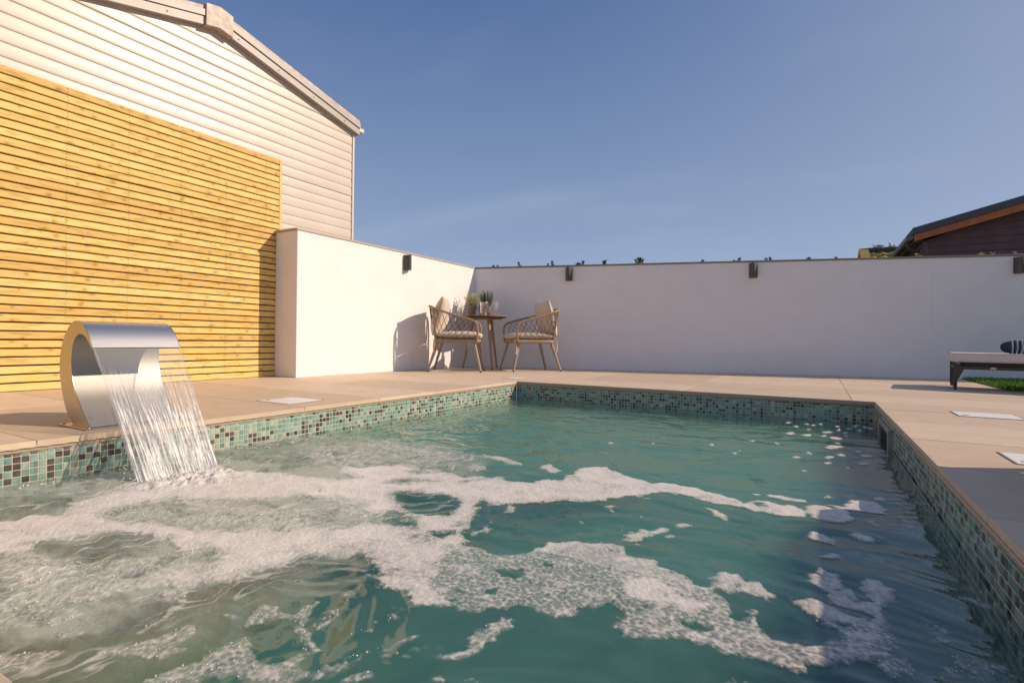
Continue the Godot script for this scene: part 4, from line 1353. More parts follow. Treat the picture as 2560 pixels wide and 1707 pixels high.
func chair(label: String, at: Vector3, facing: Vector2, sd: int) -> Node3D:
	var o := thing("woven_armchair", label, "armchair", at, atan2(facing.x, facing.y), "woven garden chairs at the round table")
	var b: MB
	for s in [[0.225, 0.225, 0.285, 0.315], [-0.225, 0.225, -0.285, 0.315], [0.20, -0.22, 0.265, -0.335], [-0.20, -0.22, -0.265, -0.335]]:
		b = MB.new()
		b.tube([Vector3(s[0], 0.375, s[1]), Vector3((s[0] + s[2]) / 2, 0.19, (s[1] + s[3]) / 2), Vector3(s[2], 0.012, s[3])], [0.021, 0.018, 0.0125], 10)
		var leg := put("leg", b, M.leg, o)
		b = MB.new()
		b.tube([Vector3(s[2], 0.0125, s[3]), Vector3(s[2] + s[0] * 0.01, 0.0, s[3])], [0.0128, 0.012], 10)
		put("foot_cap", b, M.foot, leg)
	# arm rail: up the front post, over a round shoulder, back and up round the rear
	var half := [Vector3(0.275, 0.385, 0.262), Vector3(0.285, 0.50, 0.272), Vector3(0.290, 0.585, 0.262), Vector3(0.290, 0.630, 0.215), Vector3(0.290, 0.665, 0.10), Vector3(0.288, 0.715, -0.08), Vector3(0.272, 0.768, -0.235), Vector3(0.20, 0.800, -0.325), Vector3(0.08, 0.812, -0.348)]
	var full := half.duplicate()
	for i in range(half.size() - 1, -1, -1): full.append(half[i] * Vector3(-1, 1, 1))
	full = bez(full, 6)
	var rad := []
	for p in full: rad.append(0.0135)
	b = MB.new()
	b.tube(full, rad, 10)
	put("arm_rail", b, M.rail, o)
	var low := []
	for q in [Vector3(0.275, 0.395, 0.262), Vector3(0.275, 0.395, 0.10), Vector3(0.272, 0.395, -0.10), Vector3(0.25, 0.395, -0.215), Vector3(0.17, 0.395, -0.262), Vector3(0.06, 0.395, -0.272)]: low.append(q)
	var ring := low.duplicate()
	for i in range(low.size() - 1, -1, -1): ring.append(low[i] * Vector3(-1, 1, 1))
	ring = bez(ring, 6)
	var top := full.slice(14, full.size() - 14)
	# crossing ropes between the rail and the seat frame
	b = MB.new()
	var nr := 27
	for k in nr + 1:
		for way in [-1.0, 1.0]:
			var t := float(k) / nr
			var t2: float = t + way * 0.105
			if t2 < -0.02 or t2 > 1.02: continue
			var p := along(top, t); var q := along(ring, t2)
			var mid: Vector3 = (p + q) / 2 + Vector3(p.x, 0, p.z).normalized() * 0.012 + Vector3(p.x, 0, p.z).normalized() * way * 0.0025
			b.tube([p, mid, q], [0.0031, 0.0031, 0.0031], 5, false)
	tag(put("rope_weave", b, M.rope, o), "", "", "", "stuff")
	for s in [-1.0, 1.0]:
		b = MB.new()
		b.tube([Vector3(s * 0.235, 0.385, -0.235), Vector3(s * 0.258, 0.60, -0.262), Vector3(s * 0.262, 0.775, -0.255)], [0.013, 0.012, 0.012], 8)
		put("back_post", b, M.rail, o)
	b = MB.new()
	var fr := ring.duplicate()
	fr.append(Vector3(-0.20, 0.395, 0.275)); fr.append(Vector3(0.20, 0.395, 0.275)); fr.append(ring[0])
	rad = []
	for i in fr.size(): rad.append(0.021)
	for i in fr.size(): fr[i] = fr[i] - Vector3(0, 0.012, 0)
	b.tube(fr, rad, 8, true, Vector2(0.75, 1.1))
	b.box(Vector3(0, 0.388, 0.0), Vector3(0.50, 0.012, 0.50), 0.002)
	put("seat_frame", b, M.rail, o)
	b = MB.new()
	pillow(b, Vector3(0.53, 0.105, 0.555), Vector3(0, 0.450, 0.035), Basis.IDENTITY, sd, 0.1)
	put("seat_cushion", b, M.cushion, o)
	b = MB.new()
	pillow(b, Vector3(0.50, 0.18, 0.50), Vector3(0.0, 0.685, -0.222), Basis(Vector3.RIGHT, -1.32), sd + 1, 0.8, 34)
	put("back_cushion", b, M.cushion, o)
	# cushion tapes hanging from the corners
	for s in [[0.262, 0.27, 0.19], [0.235, 0.283, 0.17], [-0.25, -0.265, 0.2], [0.24, -0.29, 0.16]]:
		b = MB.new()
		var y := 0.41
		var p := []; var w := []
		for k in 6:
			var t := k / 5.0
			p.append(Vector3(s[0] + 0.012 * sin(t * 4.0 + s[2] * 20.0), y - t * s[2], s[1] + 0.01 * t + 0.008 * cos(t * 5.0)))
			w.append(0.010)
		b.tube(p, w, 6, true, Vector2(1.0, 0.15))
		put("tie", b, M.cushion, o)
	return o


func seating() -> void:
	chair("left woven rope armchair with beige cushions, standing against the sunlit side wall", Vector3(-3.96, 0, -5.50), Vector2(0.87, -0.49), 141)
	chair("right woven rope armchair with beige cushions, seen from behind beside the shaded back wall", Vector3(-3.31, 0, -6.22), Vector2(-0.667, 0.741), 151)
	var o := thing("bistro_table", "small round table with splayed legs between the two woven chairs", "table", Vector3(-4.06, 0, -6.27))
	var b := MB.new()
	b.lathe(Vector3(0, 0.705, 0), [Vector2(0, 0), Vector2(0.29, 0), Vector2(0.315, 0.012), Vector2(0.320, 0.020), Vector2(0.318, 0.028), Vector2(0.310, 0.030), Vector2(0, 0.030)], 48)
	put("tabletop", b, M.table, o)
	b = MB.new()
	b.lathe(Vector3(0, 0.688, 0), [Vector2(0, 0), Vector2(0.24, 0), Vector2(0.265, 0.016), Vector2(0.0, 0.0165)], 40)
	put("underframe", b, M.leg, o)
	for k in 3:
		var a := 0.62 + TAU * k / 3.0
		b = MB.new()
		b.tube([Vector3(cos(a) * 0.15, 0.69, sin(a) * 0.15), Vector3(cos(a) * 0.30, 0.012, sin(a) * 0.30)], [0.024, 0.014], 12)
		var leg := put("leg", b, M.leg, o)
		b = MB.new()
		b.tube([Vector3(cos(a) * 0.30, 0.0125, sin(a) * 0.30), Vector3(cos(a) * 0.302, 0, sin(a) * 0.302)], [0.0143, 0.0135], 12)
		put("foot_cap", b, M.foot, leg)


func leaf(b: MB, p: Vector3, d: Vector3, len: float, wid: float, curl := 0.2) -> void:
	var s := d.cross(Vector3.UP)
	if s.length() < 0.05: s = Vector3.RIGHT
	s = s.normalized() * wid
	var up := s.cross(d).normalized()
	var m := p + d * len * 0.5 + up * len * curl * 0.5
	var e := p + d * len
	b.tri(p, m - s, e); b.tri(p, e, m + s)


func table_things() -> void:
	var y := 0.7355
	var r := RandomNumberGenerator.new(); r.seed = 31
	var terracotta := mat(Color.WHITE, 0.9)
	terracotta.albedo_texture = mottle(161, lin(0.20, 0.14, 0.10), lin(0.33, 0.245, 0.185), 0.02, 4, 128)
	world_tri(terracotta, 0.12)
	var soil := mat(lin(0.06, 0.045, 0.03), 0.95)
	var pot_at := [Vector3(-4.225, y, -6.20), Vector3(-4.13, y, -6.42)]
	for k in 2:
		var o := thing("potted_plant", "yellow-green variegated herb in a weathered clay pot on the round table" if k == 0 else "dark green lavender-like herb standing behind the ice bucket on the round table", "potted plant", pot_at[k], 0.0)
		var b := MB.new()
		b.lathe(Vector3.ZERO, [Vector2(0, 0), Vector2(0.047, 0), Vector2(0.056, 0.10), Vector2(0.064, 0.104), Vector2(0.066, 0.136), Vector2(0.058, 0.136), Vector2(0.054, 0.12), Vector2(0.0, 0.12)], 24)
		put("pot", b, terracotta, o)
		b = MB.new()
		b.lathe(Vector3.ZERO, [Vector2(0.055, 0.118), Vector2(0.03, 0.126), Vector2(0, 0.128)], 16)
		put("soil", b, soil, o)
		var st := MB.new(); var lf := [MB.new(), MB.new()]
		if k == 0:
			for i in 34:
				var a := r.randf() * TAU; var q := sqrt(r.randf()) * 0.045
				var p := Vector3(cos(a) * q, 0.12, sin(a) * q)
				var lean := Vector3(cos(a), 0, sin(a)) * r.randf_range(0.25, 1.15)
				if i > 28: lean *= 2.4
				var hgt := r.randf_range(0.11, 0.225) if i < 29 else r.randf_range(0.06, 0.12)
				var line := []
				for t in 6: line.append(p + lean * hgt * 0.55 * (t / 5.0) + Vector3(0, hgt * (t / 5.0) - (0.16 * pow(t / 5.0, 2) if i > 28 else 0.0), 0))
				st.tube(line, [0.0016, 0.0015, 0.0014, 0.0012, 0.001, 0.0008], 4, false)
				for t in 16:
					var f := 0.15 + 0.85 * t / 15.0
					var c := along(line, f); var g := r.randf() * TAU
					leaf(lf[0 if r.randf() < 0.62 else 1], c, Vector3(cos(g), r.randf_range(0.1, 0.8), sin(g)).normalized(), r.randf_range(0.018, 0.034), r.randf_range(0.007, 0.012))
		else:
			for i in 110:
				var a := r.randf() * TAU; var q := sqrt(r.randf()) * 0.05
				var p := Vector3(cos(a) * q, 0.12, sin(a) * q)
				var hgt := r.randf_range(0.14, 0.25)
				var tip := p + Vector3(cos(a) * q * 1.2, hgt, sin(a) * q * 1.2) + Vector3(r.randfn() * 0.01, 0, r.randfn() * 0.01)
				st.tube([p, (p + tip) / 2 + Vector3(cos(a), 0, sin(a)) * 0.006, tip], [0.0014, 0.0012, 0.0008], 4, false)
				for t in 10:
					var c := p.lerp(tip, 0.3 + 0.07 * t); var g := r.randf() * TAU
					leaf(lf[0 if r.randf() < 0.5 else 1], c, Vector3(cos(g) * 0.5, 0.9, sin(g) * 0.5).normalized(), r.randf_range(0.016, 0.03), 0.0022)
		var greens := [[lin(0.48, 0.48, 0.13), lin(0.68, 0.64, 0.30)], [lin(0.10, 0.16, 0.05), lin(0.17, 0.23, 0.085)]]
		put("stems", st, mat(lin(0.12, 0.13, 0.05), 0.8), o)
		for h in 2:
			var g := mat(greens[k][h], 0.6)
			g.backlight_enabled = true; g.backlight = greens[k][h] * 0.8
			tag(put("foliage", lf[h], g, o), "", "", "", "stuff")
	# ice bucket
	var o := thing("ice_bucket", "polished steel ice bucket with purple ribbon print on the round table", "bucket", Vector3(-4.075, y, -6.265))
	var b := MB.new()
	b.lathe(Vector3.ZERO, [Vector2(0, 0), Vector2(0.048, 0), Vector2(0.052, 0.006), Vector2(0.070, 0.178), Vector2(0.075, 0.184), Vector2(0.073, 0.188), Vector2(0.067, 0.184), Vector2(0.05, 0.012), Vector2(0, 0.012)], 36)
	put("body", b, mat(lin(0.70, 0.66, 0.62), 0.14, 1.0), o)
	# the purple mark: a looping ribbon and an upright stroke wrapped onto the side facing the pool
	var purple := mat(lin(0.17, 0.065, 0.34), 0.5)
	b = MB.new()
	var face := atan2(0.45, 0.89)
	var spot := func(u: float, v: float) -> Vector3:
		var rr: float = 0.0525 + 0.0178 * v / 0.172 + 0.0012
		var a: float = face + u / 0.062
		return Vector3(sin(a) * rr, v, cos(a) * rr)
	for line in [[[-0.006, 0.125], [-0.016, 0.135], [-0.022, 0.12], [-0.014, 0.105], [-0.004, 0.092], [-0.004, 0.072], [-0.016, 0.066], [-0.022, 0.078]], [[0.026, 0.138], [0.02, 0.115], [0.012, 0.09], [0.008, 0.06], [0.014, 0.056], [0.02, 0.075], [0.026, 0.10], [0.034, 0.128], [0.040, 0.132]]]:
		var pts := []; var rad := []
		for q in line: pts.append(spot.call(q[0], q[1]))
		pts = bez(pts, 4)
		for i in pts.size(): rad.append(0.0042)
		b.tube(pts, rad, 6)
	put("purple_mark", b, purple, o)
	o = thing("bottle", "dark wine bottle neck leaning out of the steel ice bucket", "bottle", Vector3(-4.075, y + 0.014, -6.265))
	o.basis = Basis(Vector3(0.3, 0, 1).normalized(), -0.06)
	b = MB.new()
	b.lathe(Vector3(0, 0, 0), [Vector2(0, 0), Vector2(0.036, 0.002), Vector2(0.037, 0.16), Vector2(0.03, 0.19), Vector2(0.0145, 0.225), Vector2(0.0135, 0.295), Vector2(0.0, 0.296)], 20)
	put("glass_body", b, mat(lin(0.012, 0.016, 0.01), 0.08), o)
	b = MB.new()
	b.lathe(Vector3.ZERO, [Vector2(0.0142, 0.245), Vector2(0.0152, 0.25), Vector2(0.0152, 0.300), Vector2(0.0, 0.3005)], 20)
	put("foil", b, mat(lin(0.02, 0.015, 0.015), 0.45), o)
	# flute
	var glass := mat(Color(0.95, 0.95, 0.95, 0.10), 0.03)
	glass.transparency = BaseMaterial3D.TRANSPARENCY_ALPHA
	for q in [[Vector3(-3.93, y, -6.36), "nearer slim champagne flute right of the ice bucket on the round table"], [Vector3(-3.975, y, -6.47), "champagne flute half hidden behind the nearer flute on the round table"]]:
		o = thing("champagne_flute", q[1], "glass", q[0], 0.0, "champagne flutes on the round table")
		b = MB.new()
		b.lathe(Vector3.ZERO, [Vector2(0.0, 0.075), Vector2(0.011, 0.084), Vector2(0.020, 0.11), Vector2(0.0245, 0.15), Vector2(0.0225, 0.205)], 24)
		put("bowl", b, glass, o)
		b = MB.new()
		b.lathe(Vector3.ZERO, [Vector2(0.030, 0.0), Vector2(0.030, 0.0015), Vector2(0.008, 0.005), Vector2(0.0032, 0.012), Vector2(0.003, 0.07), Vector2(0.005, 0.0755), Vector2(0.0, 0.076)], 20)
		put("stem", b, glass, o)


func lounger(label: String, at: Vector3, turn: float) -> Node3D:
	# local x along the bed from the foot end, z = 0 the near side, the bed reaching to -z
	var o := thing("sun_lounger", label, "sun lounger", at, turn, "low sun loungers round the pool")
	var L := 1.95; var W := 0.66
	var b := MB.new()
	for z in [-0.016, -W + 0.016]: b.box(Vector3(L / 2, 0.203, z), Vector3(L - 0.02, 0.030, 0.030), 0.003)
	for x in [0.02, L - 0.02]: b.box(Vector3(x, 0.2035, -W / 2), Vector3(0.030, 0.028, W - 0.066), 0.003)
	put("frame", b, M.frame, o)
	b = MB.new()
	for k in 12: b.box(Vector3(0.09 + k * 0.16, 0.236, -W / 2), Vector3(0.06, 0.014, W - 0.09), 0.002)
	put("slats", b, M.foot, o)
	b = MB.new()
	for z in [-0.020, -W + 0.020]: b.box(Vector3(L / 2 + 0.02, 0.236, z), Vector3(L - 0.1, 0.030, 0.012))
	put("side_sling", b, M.foot, o)
	for x in [0.0, L]:
		for z in [0.0, -W]:
			var d := 1.0 if x == 0.0 else -1.0
			b = MB.new()
			b.prism([Vector2(0, 0.250), Vector2(0.0, 0.03), Vector2(d * 0.006, 0.0), Vector2(d * 0.027, 0.0), Vector2(d * 0.030, 0.085), Vector2(d * 0.074, 0.188), Vector2(d * 0.074, 0.218), Vector2(d * 0.03, 0.22), Vector2(d * 0.03, 0.250)], -0.034 if z == 0.0 else 0.0, 0.0 if z == 0.0 else 0.034, Vector3(x, 0, z), Basis.IDENTITY)
			put("leg", b, M.frame, o)
	b = MB.new()
	b.lathe(Vector3.ZERO, [Vector2(0.018, 0), Vector2(0.018, 0.003), Vector2(0, 0.0032)], 20)
	var badge := put("badge", b, mat(lin(0.62, 0.42, 0.30), 0.5), o, Vector3(0.272, 0.202, 0.0005))
	badge.basis = Basis(Vector3.RIGHT, PI / 2) * Basis.from_scale(Vector3(1.25, 1, 0.62))
	b = MB.new()
	b.box(Vector3(L / 2, 0.294, -W / 2), Vector3(L + 0.045, 0.082, W + 0.02), 0.013)
	var r := MB.new()
	put("mattress", b, M.mattress, o)
	r.tube([Vector3(0.0, 0.330, 0.006), Vector3(L, 0.330, 0.006)], [0.004, 0.004], 6)
	put("piping", r, M.mattress, o)
	return o


func loungers() -> void:
	lounger("low dark-framed sun lounger with a pale mattress in front of the back wall", Vector3(1.075, 0, -6.225), -0.13)
	lounger("low sun lounger out of view past the right edge, placed to shade the near paving", Vector3(0.72, 0, -2.43), -PI / 2)  # unseen, set where its shadow falls on the near-right paving
	# striped bolster: each stripe a band round it
	var o := thing("bolster", "navy and white striped bolster cushion lying on the sun lounger", "cushion", Vector3(1.43, 0.390, -6.38))
	var navy := mat(lin(0.035, 0.045, 0.085), 0.95); var white := mat(lin(0.62, 0.60, 0.60), 0.95)
	var b := MB.new(); var w := MB.new()
	var rad := func(x: float) -> float: return 0.062 * pow(clampf(1.0 - pow(1.0 - clampf(x / 0.13, 0, 1), 2.2), 0.0, 1), 0.5) + 0.004
	var n := 120
	for s in 2:
		var m := b if s == 0 else w
		var run := []; var rr := []
		for i in n + 1:
			var x := 0.62 * i / n
			var stripe := fposmod(x - 0.075, 0.030) < 0.012 and x > 0.07
			if (s == 1) == stripe:
				run.append(Vector3(x, 0.004 * sin(x * 18.0), 0)); rr.append(rad.call(x) + 0.0012 * sin(x * 90.0) + (0.0008 if s == 1 else 0.0))
			if (s == 1) != stripe or i == n:
				if run.size() > 1: m.tube(run, rr, 24, run[0].x < 0.001 or i == n)
				run = []; rr = []
				if i > 0 and (s == 0): pass
	put("cover", b, navy, o)
	put("stripes", w, white, o)
	o.rotation.y = -0.13


func turf() -> void:
	var o := Node3D.new()
	o.name = "artificial_turf"
	add_child(o)
	tag(o, "strip of bright green artificial turf under the sun lounger", "turf", "", "stuff")
	var b := MB.new()
	b.box(Vector3(2.75, 0.004, -7.35), Vector3(2.5, 0.008, 1.95))
	put("backing", b, mat(lin(0.05, 0.10, 0.012), 0.95), o)
	var blade := MB.new()
	blade.quad(Vector3(-0.0022, 0, 0), Vector3(0.0022, 0, 0), Vector3(0.0012, 0.02, 0.003), Vector3(-0.0012, 0.02, 0.003))
	blade.tri(Vector3(-0.0012, 0.02, 0.003), Vector3(0.0012, 0.02, 0.003), Vector3(0, 0.034, 0.010))
	var g := mat(lin(0.13, 0.27, 0.025), 0.7)
	g.vertex_color_use_as_albedo = true
	g.backlight_enabled = true; g.backlight = lin(0.08, 0.16, 0.01)
	var mm := MultiMesh.new()
	mm.transform_format = MultiMesh.TRANSFORM_3D
	mm.use_colors = true
	mm.mesh = blade.mesh()
	mm.instance_count = 26000
	var r := RandomNumberGenerator.new(); r.seed = 55
	for i in mm.instance_count:
		var bs := Basis(Vector3.UP, r.randf() * TAU) * Basis(Vector3.RIGHT, r.randfn() * 0.3)
		mm.set_instance_transform(i, Transform3D(bs.scaled(Vector3.ONE * r.randf_range(0.7, 1.2)), Vector3(r.randf_range(1.5, 4.0), 0.008, r.randf_range(-8.33, -6.375))))
		var t := r.randf_range(0.6, 1.25)
		mm.set_instance_color(i, Color(t, t, t * 0.9))
	var mi := MultiMeshInstance3D.new()
	mi.name = "blades"
	mi.multimesh = mm
	mi.material_override = g
	o.add_child(mi)
	mi.set_meta("kind", "stuff")


func plants() -> void:
	# tips of the shrubs that grow behind the white walls
	var green := mat(lin(0.075, 0.10, 0.045), 0.7); green.backlight_enabled = true; green.backlight = lin(0.05, 0.07, 0.02)
	var sunlit_leaf_tone := mat(lin(0.42, 0.36, 0.14), 0.7); sunlit_leaf_tone.backlight_enabled = true; sunlit_leaf_tone.backlight = lin(0.2, 0.17, 0.05)  # second leaf tone has the yellow of sunlight put into it
	var bark := mat(lin(0.09, 0.07, 0.05), 0.9)
	var spots := []
	for q in [[0.19, 1.575, 0], [0.59, 1.60, 1], [1.10, 1.60, 2], [1.51, 1.605, 0], [1.88, 1.605, 1], [2.37, 1.63, 0], [3.24, 1.57, 1], [3.66, 1.575, 2], [4.07, 1.58, 1], [4.52, 1.56, 2], [4.93, 1.57, 1]]: spots.append([B0 - BN * 0.35 + BD * q[0], q[1], q[2], false])
	for q in [[5.80, 1.575], [6.58, 1.575], [6.93, 1.575]]: spots.append([B0 - BN * 0.35 + BD * q[0], q[1], 2, true])
	for q in [[-4.72, 1.60], [-4.84, 1.585], [-5.30, 1.56], [-5.75, 1.565]]: spots.append([Vector3(-4.99, 0, q[0]), q[1], 0, false])
	var places := ["first from the corner, behind the shaded wall", "second from the corner, behind the shaded wall", "third from the corner, left of the first dark lamp", "right of the first dark lamp behind the shaded wall", "tall open tip, second right of the first dark lamp", "tallest tip midway between the two dark wall lamps", "small tip left of the middle dark lamp", "low tip just right of the middle dark lamp", "pair of twigs right of the middle dark lamp", "faint tip left of the mossy roof", "last green tip before the mossy roof",
		"tip coloured as sunlit below the brown cabin's corner", "tip coloured as sunlit in front of the brown cabin's boards", "tip coloured as sunlit above the last dark lamp", "dark tip behind the sunlit wall beside the shed corner", "second dark tip beside the shed corner", "tiny tip over the sunlit wall above its lamp", "tiny tip over the sunlit wall near the corner"]
	for k in spots.size():
		var s = spots[k]
		var r := RandomNumberGenerator.new(); r.seed = 900 + k
		var o := thing("hedge_shrub", "shrub top over the wall, " + places[k], "shrub", s[0], r.randf() * TAU, "shrub tips behind the white walls")
		var top: float = s[1] - 0.03
		var st := MB.new(); var lf := MB.new()
		var n: int = [7, 3, 4][s[2]]
		for i in n:
			var a := r.randf() * TAU
			var w: float = [0.055, 0.035, 0.075][s[2]]
			var tip := Vector3(cos(a) * w * r.randf_range(0.3, 1.2), top - (0.0 if i == 0 else r.randf_range(0.0, 0.055)), sin(a) * w * r.randf_range(0.3, 1.2))
			var line := bez([Vector3(cos(a) * 0.01, 0.0, sin(a) * 0.01), Vector3(tip.x * 0.5 + r.randfn() * 0.02, top * 0.55, tip.z * 0.5), tip], 6)
			var rad := []
			for j in line.size(): rad.append(lerpf(0.006, 0.0016, float(j) / line.size()))
			st.tube(line, rad, 5, false)
			for j in 60:
				var t := 1.0 - 0.4 * pow(r.randf(), 2.2)
				var p := along(line, t); var g := r.randf() * TAU
				leaf(lf, p, Vector3(cos(g), r.randf_range(0.2, 1.3), sin(g)).normalized(), r.randf_range(0.020, 0.045), r.randf_range(0.007, 0.014))
		put("stems", st, bark, o)
		tag(put("foliage", lf, sunlit_leaf_tone if s[3] else green, o), "", "", "", "stuff")


func cabin() -> void:
	var ez := Vector3(0.0, 0, 1.0)
	var org := Vector3(1.74, 0, -12.9)
	var o := thing("timber_cabin", "dark brown boarded cabin gable with an orange verge board beyond the wall", "cabin", org, atan2(ez.x, ez.z))
	var brown := mat(Color.WHITE, 0.75)
	brown.albedo_texture = mottle(171, lin(0.105, 0.062, 0.062), lin(0.15, 0.092, 0.09), 0.02, 4, 128)
	world_tri(brown, 0.7)
	var slope := 0.272
	var w := 3.6   # half width: eave to ridge
	var eave := 2.455
	var line := func(x: float) -> float: return eave + slope * minf(x, 2 * w - x)
	var b := MB.new()
	b.prism([Vector2(0, 0), Vector2(2 * w, 0), Vector2(2 * w, eave - 0.03), Vector2(w, eave + slope * w - 0.03), Vector2(0, eave - 0.03)], -7.0, -0.03, Vector3.ZERO, Basis.IDENTITY)
	put("wall", b, brown, o)
	# lapped boards on the gable
	var p := 0.128
	for k in 30:
		var y := k * p
		var x0 := 0.09; var x1 := 2 * w - 0.09
		var cut := func(yy: float) -> float: return maxf(x0, (yy - eave) / slope)
		if y > eave + slope * w - 0.1: continue
		b = MB.new()
		var a := Vector3(cut.call(y), y, 0.006); var c := Vector3(cut.call(y + p), y + p, -0.014)
		var d := Vector3(2 * w - a.x, y, 0.006); var e := Vector3(2 * w - c.x, y + p, -0.014)
		b.quad(a, d, e, c)
		b.quad(Vector3(a.x, y, -0.02), Vector3(d.x, y, -0.02), d, a)
		put("board", b, brown, o)
	# lapped boards along the left flank
	b = MB.new()
	for k in 21:
		var y := k * p
		b.quad(Vector3(-0.012, y, -6.9), Vector3(-0.012, y, -0.05), Vector3(0.004, y + p, -0.05), Vector3(0.004, y + p, -6.9))
		b.quad(Vector3(0.004, y, -6.9), Vector3(0.004, y, -0.05), Vector3(-0.012, y, -0.05), Vector3(-0.012, y, -6.9))
	put("side_boards", b, brown, o)
	b = MB.new()
	b.box(Vector3(0.04, eave / 2 - 0.03, 0.0), Vector3(0.10, eave - 0.04, 0.05), 0.004)
	put("corner_board", b, brown, o)
	var orange := mat(Color.WHITE, 0.6)
	orange.albedo_texture = mottle(172, lin(0.36, 0.115, 0.03), lin(0.48, 0.165, 0.045), 0.02, 4, 128)
	world_tri(orange, 0.5)
	var over := 0.17
	for s in 2:
		var f := 1.0 if s == 0 else -1.0
		var x0: float = -over if s == 0 else 2 * w + over
		var poly := [Vector2(x0, eave - over * slope - 0.02), Vector2(w, eave + w * slope - 0.02), Vector2(w, eave + w * slope + 0.115), Vector2(x0, eave - over * slope + 0.105)]
		b = MB.new()
		b.prism(poly, 0.20, 0.235, Vector3.ZERO, Basis.IDENTITY)
		put("verge_board", b, orange, o)
		var up := [Vector2(x0 - f * 0.02, eave - over * slope + 0.106), Vector2(w, eave + w * slope + 0.116), Vector2(w, eave + w * slope + 0.245), Vector2(x0 - f * 0.02, eave - over * slope + 0.235)]
		b = MB.new()
		b.prism(up, -7.2, 0.26, Vector3.ZERO, Basis.IDENTITY)
		put("roof", b, mat(lin(0.085, 0.088, 0.095), 0.8), o)
		b = MB.new()
		b.prism([Vector2(x0, eave - over * slope - 0.018), Vector2(x0 + f * over, eave - 0.018), Vector2(x0 + f * over, eave + 0.02), Vector2(x0, eave - over * slope + 0.02)], -7.1, 0.198, Vector3.ZERO, Basis.IDENTITY)
		put("soffit", b, mat(lin(0.20, 0.15, 0.12), 0.7), o)
	var gut := mat(lin(0.14, 0.105, 0.085), 0.45)
	b = MB.new()
	b.tube([Vector3(-over - 0.065, eave + 0.01, 0.24), Vector3(-over - 0.065, eave - 0.01, -7.1)], [0.058, 0.058], 10)
	put("gutter", b, gut, o)
	b = MB.new()
	b.tube(bez([Vector3(-over - 0.065, eave - 0.04, -0.02), Vector3(-over - 0.05, eave - 0.16, -0.02), Vector3(-0.10, eave - 0.24, -0.05), Vector3(-0.075, eave - 0.4, -0.06), Vector3(-0.075, 0.0, -0.06)], 5), [0.034, 0.034, 0.034, 0.034, 0.034, 0.034, 0.034, 0.034, 0.034, 0.034, 0.034, 0.034, 0.034, 0.034, 0.034, 0.034, 0.034, 0.034, 0.034, 0.034, 0.034], 10)
	put("downpipe", b, mat(lin(0.04, 0.035, 0.035), 0.5), o)


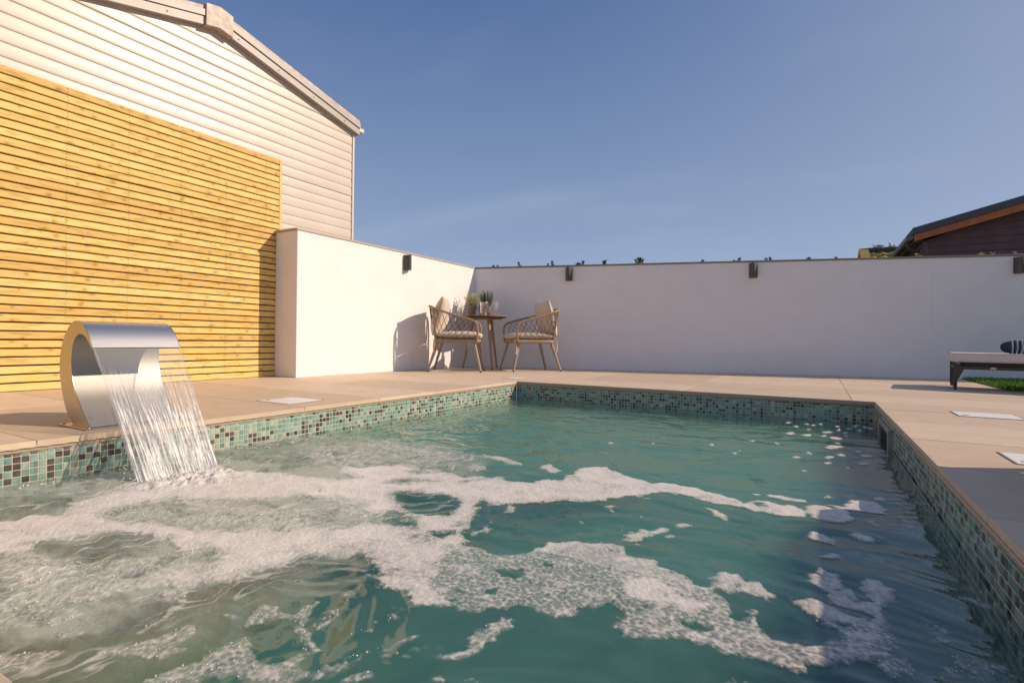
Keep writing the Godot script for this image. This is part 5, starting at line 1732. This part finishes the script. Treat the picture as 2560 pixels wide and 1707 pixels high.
func mossy_house() -> void:
	var org := Vector3(0.94, 0, -17.0)
	var o := thing("mossy_house", "low house with a mossy yellow-green tiled roof left of the brown cabin", "house", org, 0.03)
	var ridge := 2.86; var len := 7.0; var run := 3.2; var drop := 1.9
	var b := MB.new()
	b.prism([Vector2(-run, 0), Vector2(run, 0), Vector2(run, ridge - drop - 0.05), Vector2(0, ridge - 0.08), Vector2(-run, ridge - drop - 0.05)], 0.06, len, Vector3.ZERO, Basis(Vector3.BACK, Vector3.UP, Vector3.RIGHT))
	put("wall", b, mat(lin(0.30, 0.27, 0.25), 0.9), o)
	var moss := mat(Color.WHITE, 0.95)
	moss.albedo_texture = mottle(181, lin(0.20, 0.15, 0.05), lin(0.60, 0.46, 0.09), 0.03, 5, 256)
	world_tri(moss, 0.9)
	for face in [1.0, -1.0]:
		for k in 14:
			# a course of pantiles: rolls along the ridge direction, front edge raised
			var t0 := k / 14.0; var t1 := (k + 1.25) / 14.0
			b = MB.new()
			var n := 96
			for i in n:
				var xa := len * i / n; var xb := len * (i + 1) / n
				var wa := 0.020 * sin(xa * TAU / 0.22); var wb := 0.020 * sin(xb * TAU / 0.22)
				var p0 := Vector3(xa, ridge - drop * t0 + wa, face * run * t0); var p1 := Vector3(xb, ridge - drop * t0 + wb, face * run * t0)
				var q0 := Vector3(xa, ridge - drop * t1 + 0.055 + wa, face * run * t1); var q1 := Vector3(xb, ridge - drop * t1 + 0.055 + wb, face * run * t1)
				var d := Vector3(0, -0.045, 0)
				if face > 0:
					b.quad(q0, q1, p1, p0); b.quad(q0 + d, q1 + d, q1, q0)
				else:
					b.quad(p0, p1, q1, q0); b.quad(q0, q1, q1 + d, q0 + d)
			put("tile_course", b, moss, o)
		b = MB.new()
		b.prism([Vector2(0, ridge - 0.02), Vector2(face * run, ridge - drop - 0.02), Vector2(face * run, ridge - drop + 0.11), Vector2(0, ridge + 0.11)], -0.02, 0.19, Vector3.ZERO, Basis(Vector3.BACK, Vector3.UP, Vector3.RIGHT))
		put("verge", b, mat(lin(0.40, 0.27, 0.06), 0.9), o)
	b = MB.new()
	for k in 20:
		b.tube([Vector3(0.02 + k * 0.35, ridge + 0.03, 0), Vector3(0.36 + k * 0.35, ridge + 0.035, 0)], [0.075, 0.085], 8)
	put("ridge_tiles", b, mat(lin(0.10, 0.085, 0.07), 0.9), o)
	# two gulls resting on the ridge
	var spots := [[0.40, -0.3, "left white gull crouching on the mossy roof ridge"], [0.70, 0.9, "right white gull with raised head on the mossy roof ridge"]]
	for s in spots:
		var g := thing("gull", s[2], "bird", org + Vector3(s[0], ridge + 0.10, -0.02), PI + s[1], "gulls on the mossy roof")
		g.scale = Vector3.ONE * 0.62
		var body := [Vector3(-0.21, 0.045, 0), Vector3(-0.15, 0.05, 0), Vector3(-0.07, 0.058, 0), Vector3(0.02, 0.06, 0), Vector3(0.09, 0.065, 0), Vector3(0.125, 0.095, 0), Vector3(0.145, 0.13, 0), Vector3(0.165, 0.142, 0), Vector3(0.185, 0.138, 0)]
		if s[1] > 0: for i in range(5, 9): body[i] += Vector3(-0.03, 0.035, 0)
		b = MB.new()
		b.tube(bez(body, 4), [0.006, 0.012, 0.018, 0.026, 0.032, 0.040, 0.048, 0.056, 0.062, 0.066, 0.069, 0.071, 0.072, 0.072, 0.071, 0.068, 0.064, 0.059, 0.054, 0.049, 0.045, 0.041, 0.037, 0.035, 0.034, 0.034, 0.034, 0.034, 0.033, 0.031, 0.027, 0.018, 0.006], 12)
		put("body", b, mat(lin(0.84, 0.83, 0.81), 0.9), g)
		for z in [-1.0, 1.0]:
			b = MB.new()
			b.tube(bez([Vector3(0.05, 0.085, z * 0.060), Vector3(-0.05, 0.085, z * 0.068), Vector3(-0.15, 0.07, z * 0.04), Vector3(-0.24, 0.055, z * 0.012)], 4), [0.010, 0.022, 0.03, 0.034, 0.035, 0.035, 0.033, 0.03, 0.025, 0.02, 0.014, 0.009, 0.003], 8, true, Vector2(0.5, 1.1))
			put("wing", b, mat(lin(0.36, 0.36, 0.38), 0.9), g)
		b = MB.new()
		var h: Vector3 = body[8]
		b.tube([h - Vector3(0.004, 0, 0), h + Vector3(0.03, -0.008, 0), h + Vector3(0.045, -0.014, 0)], [0.009, 0.006, 0.001], 6)
		put("beak", b, mat(lin(0.55, 0.32, 0.05), 0.6), g)
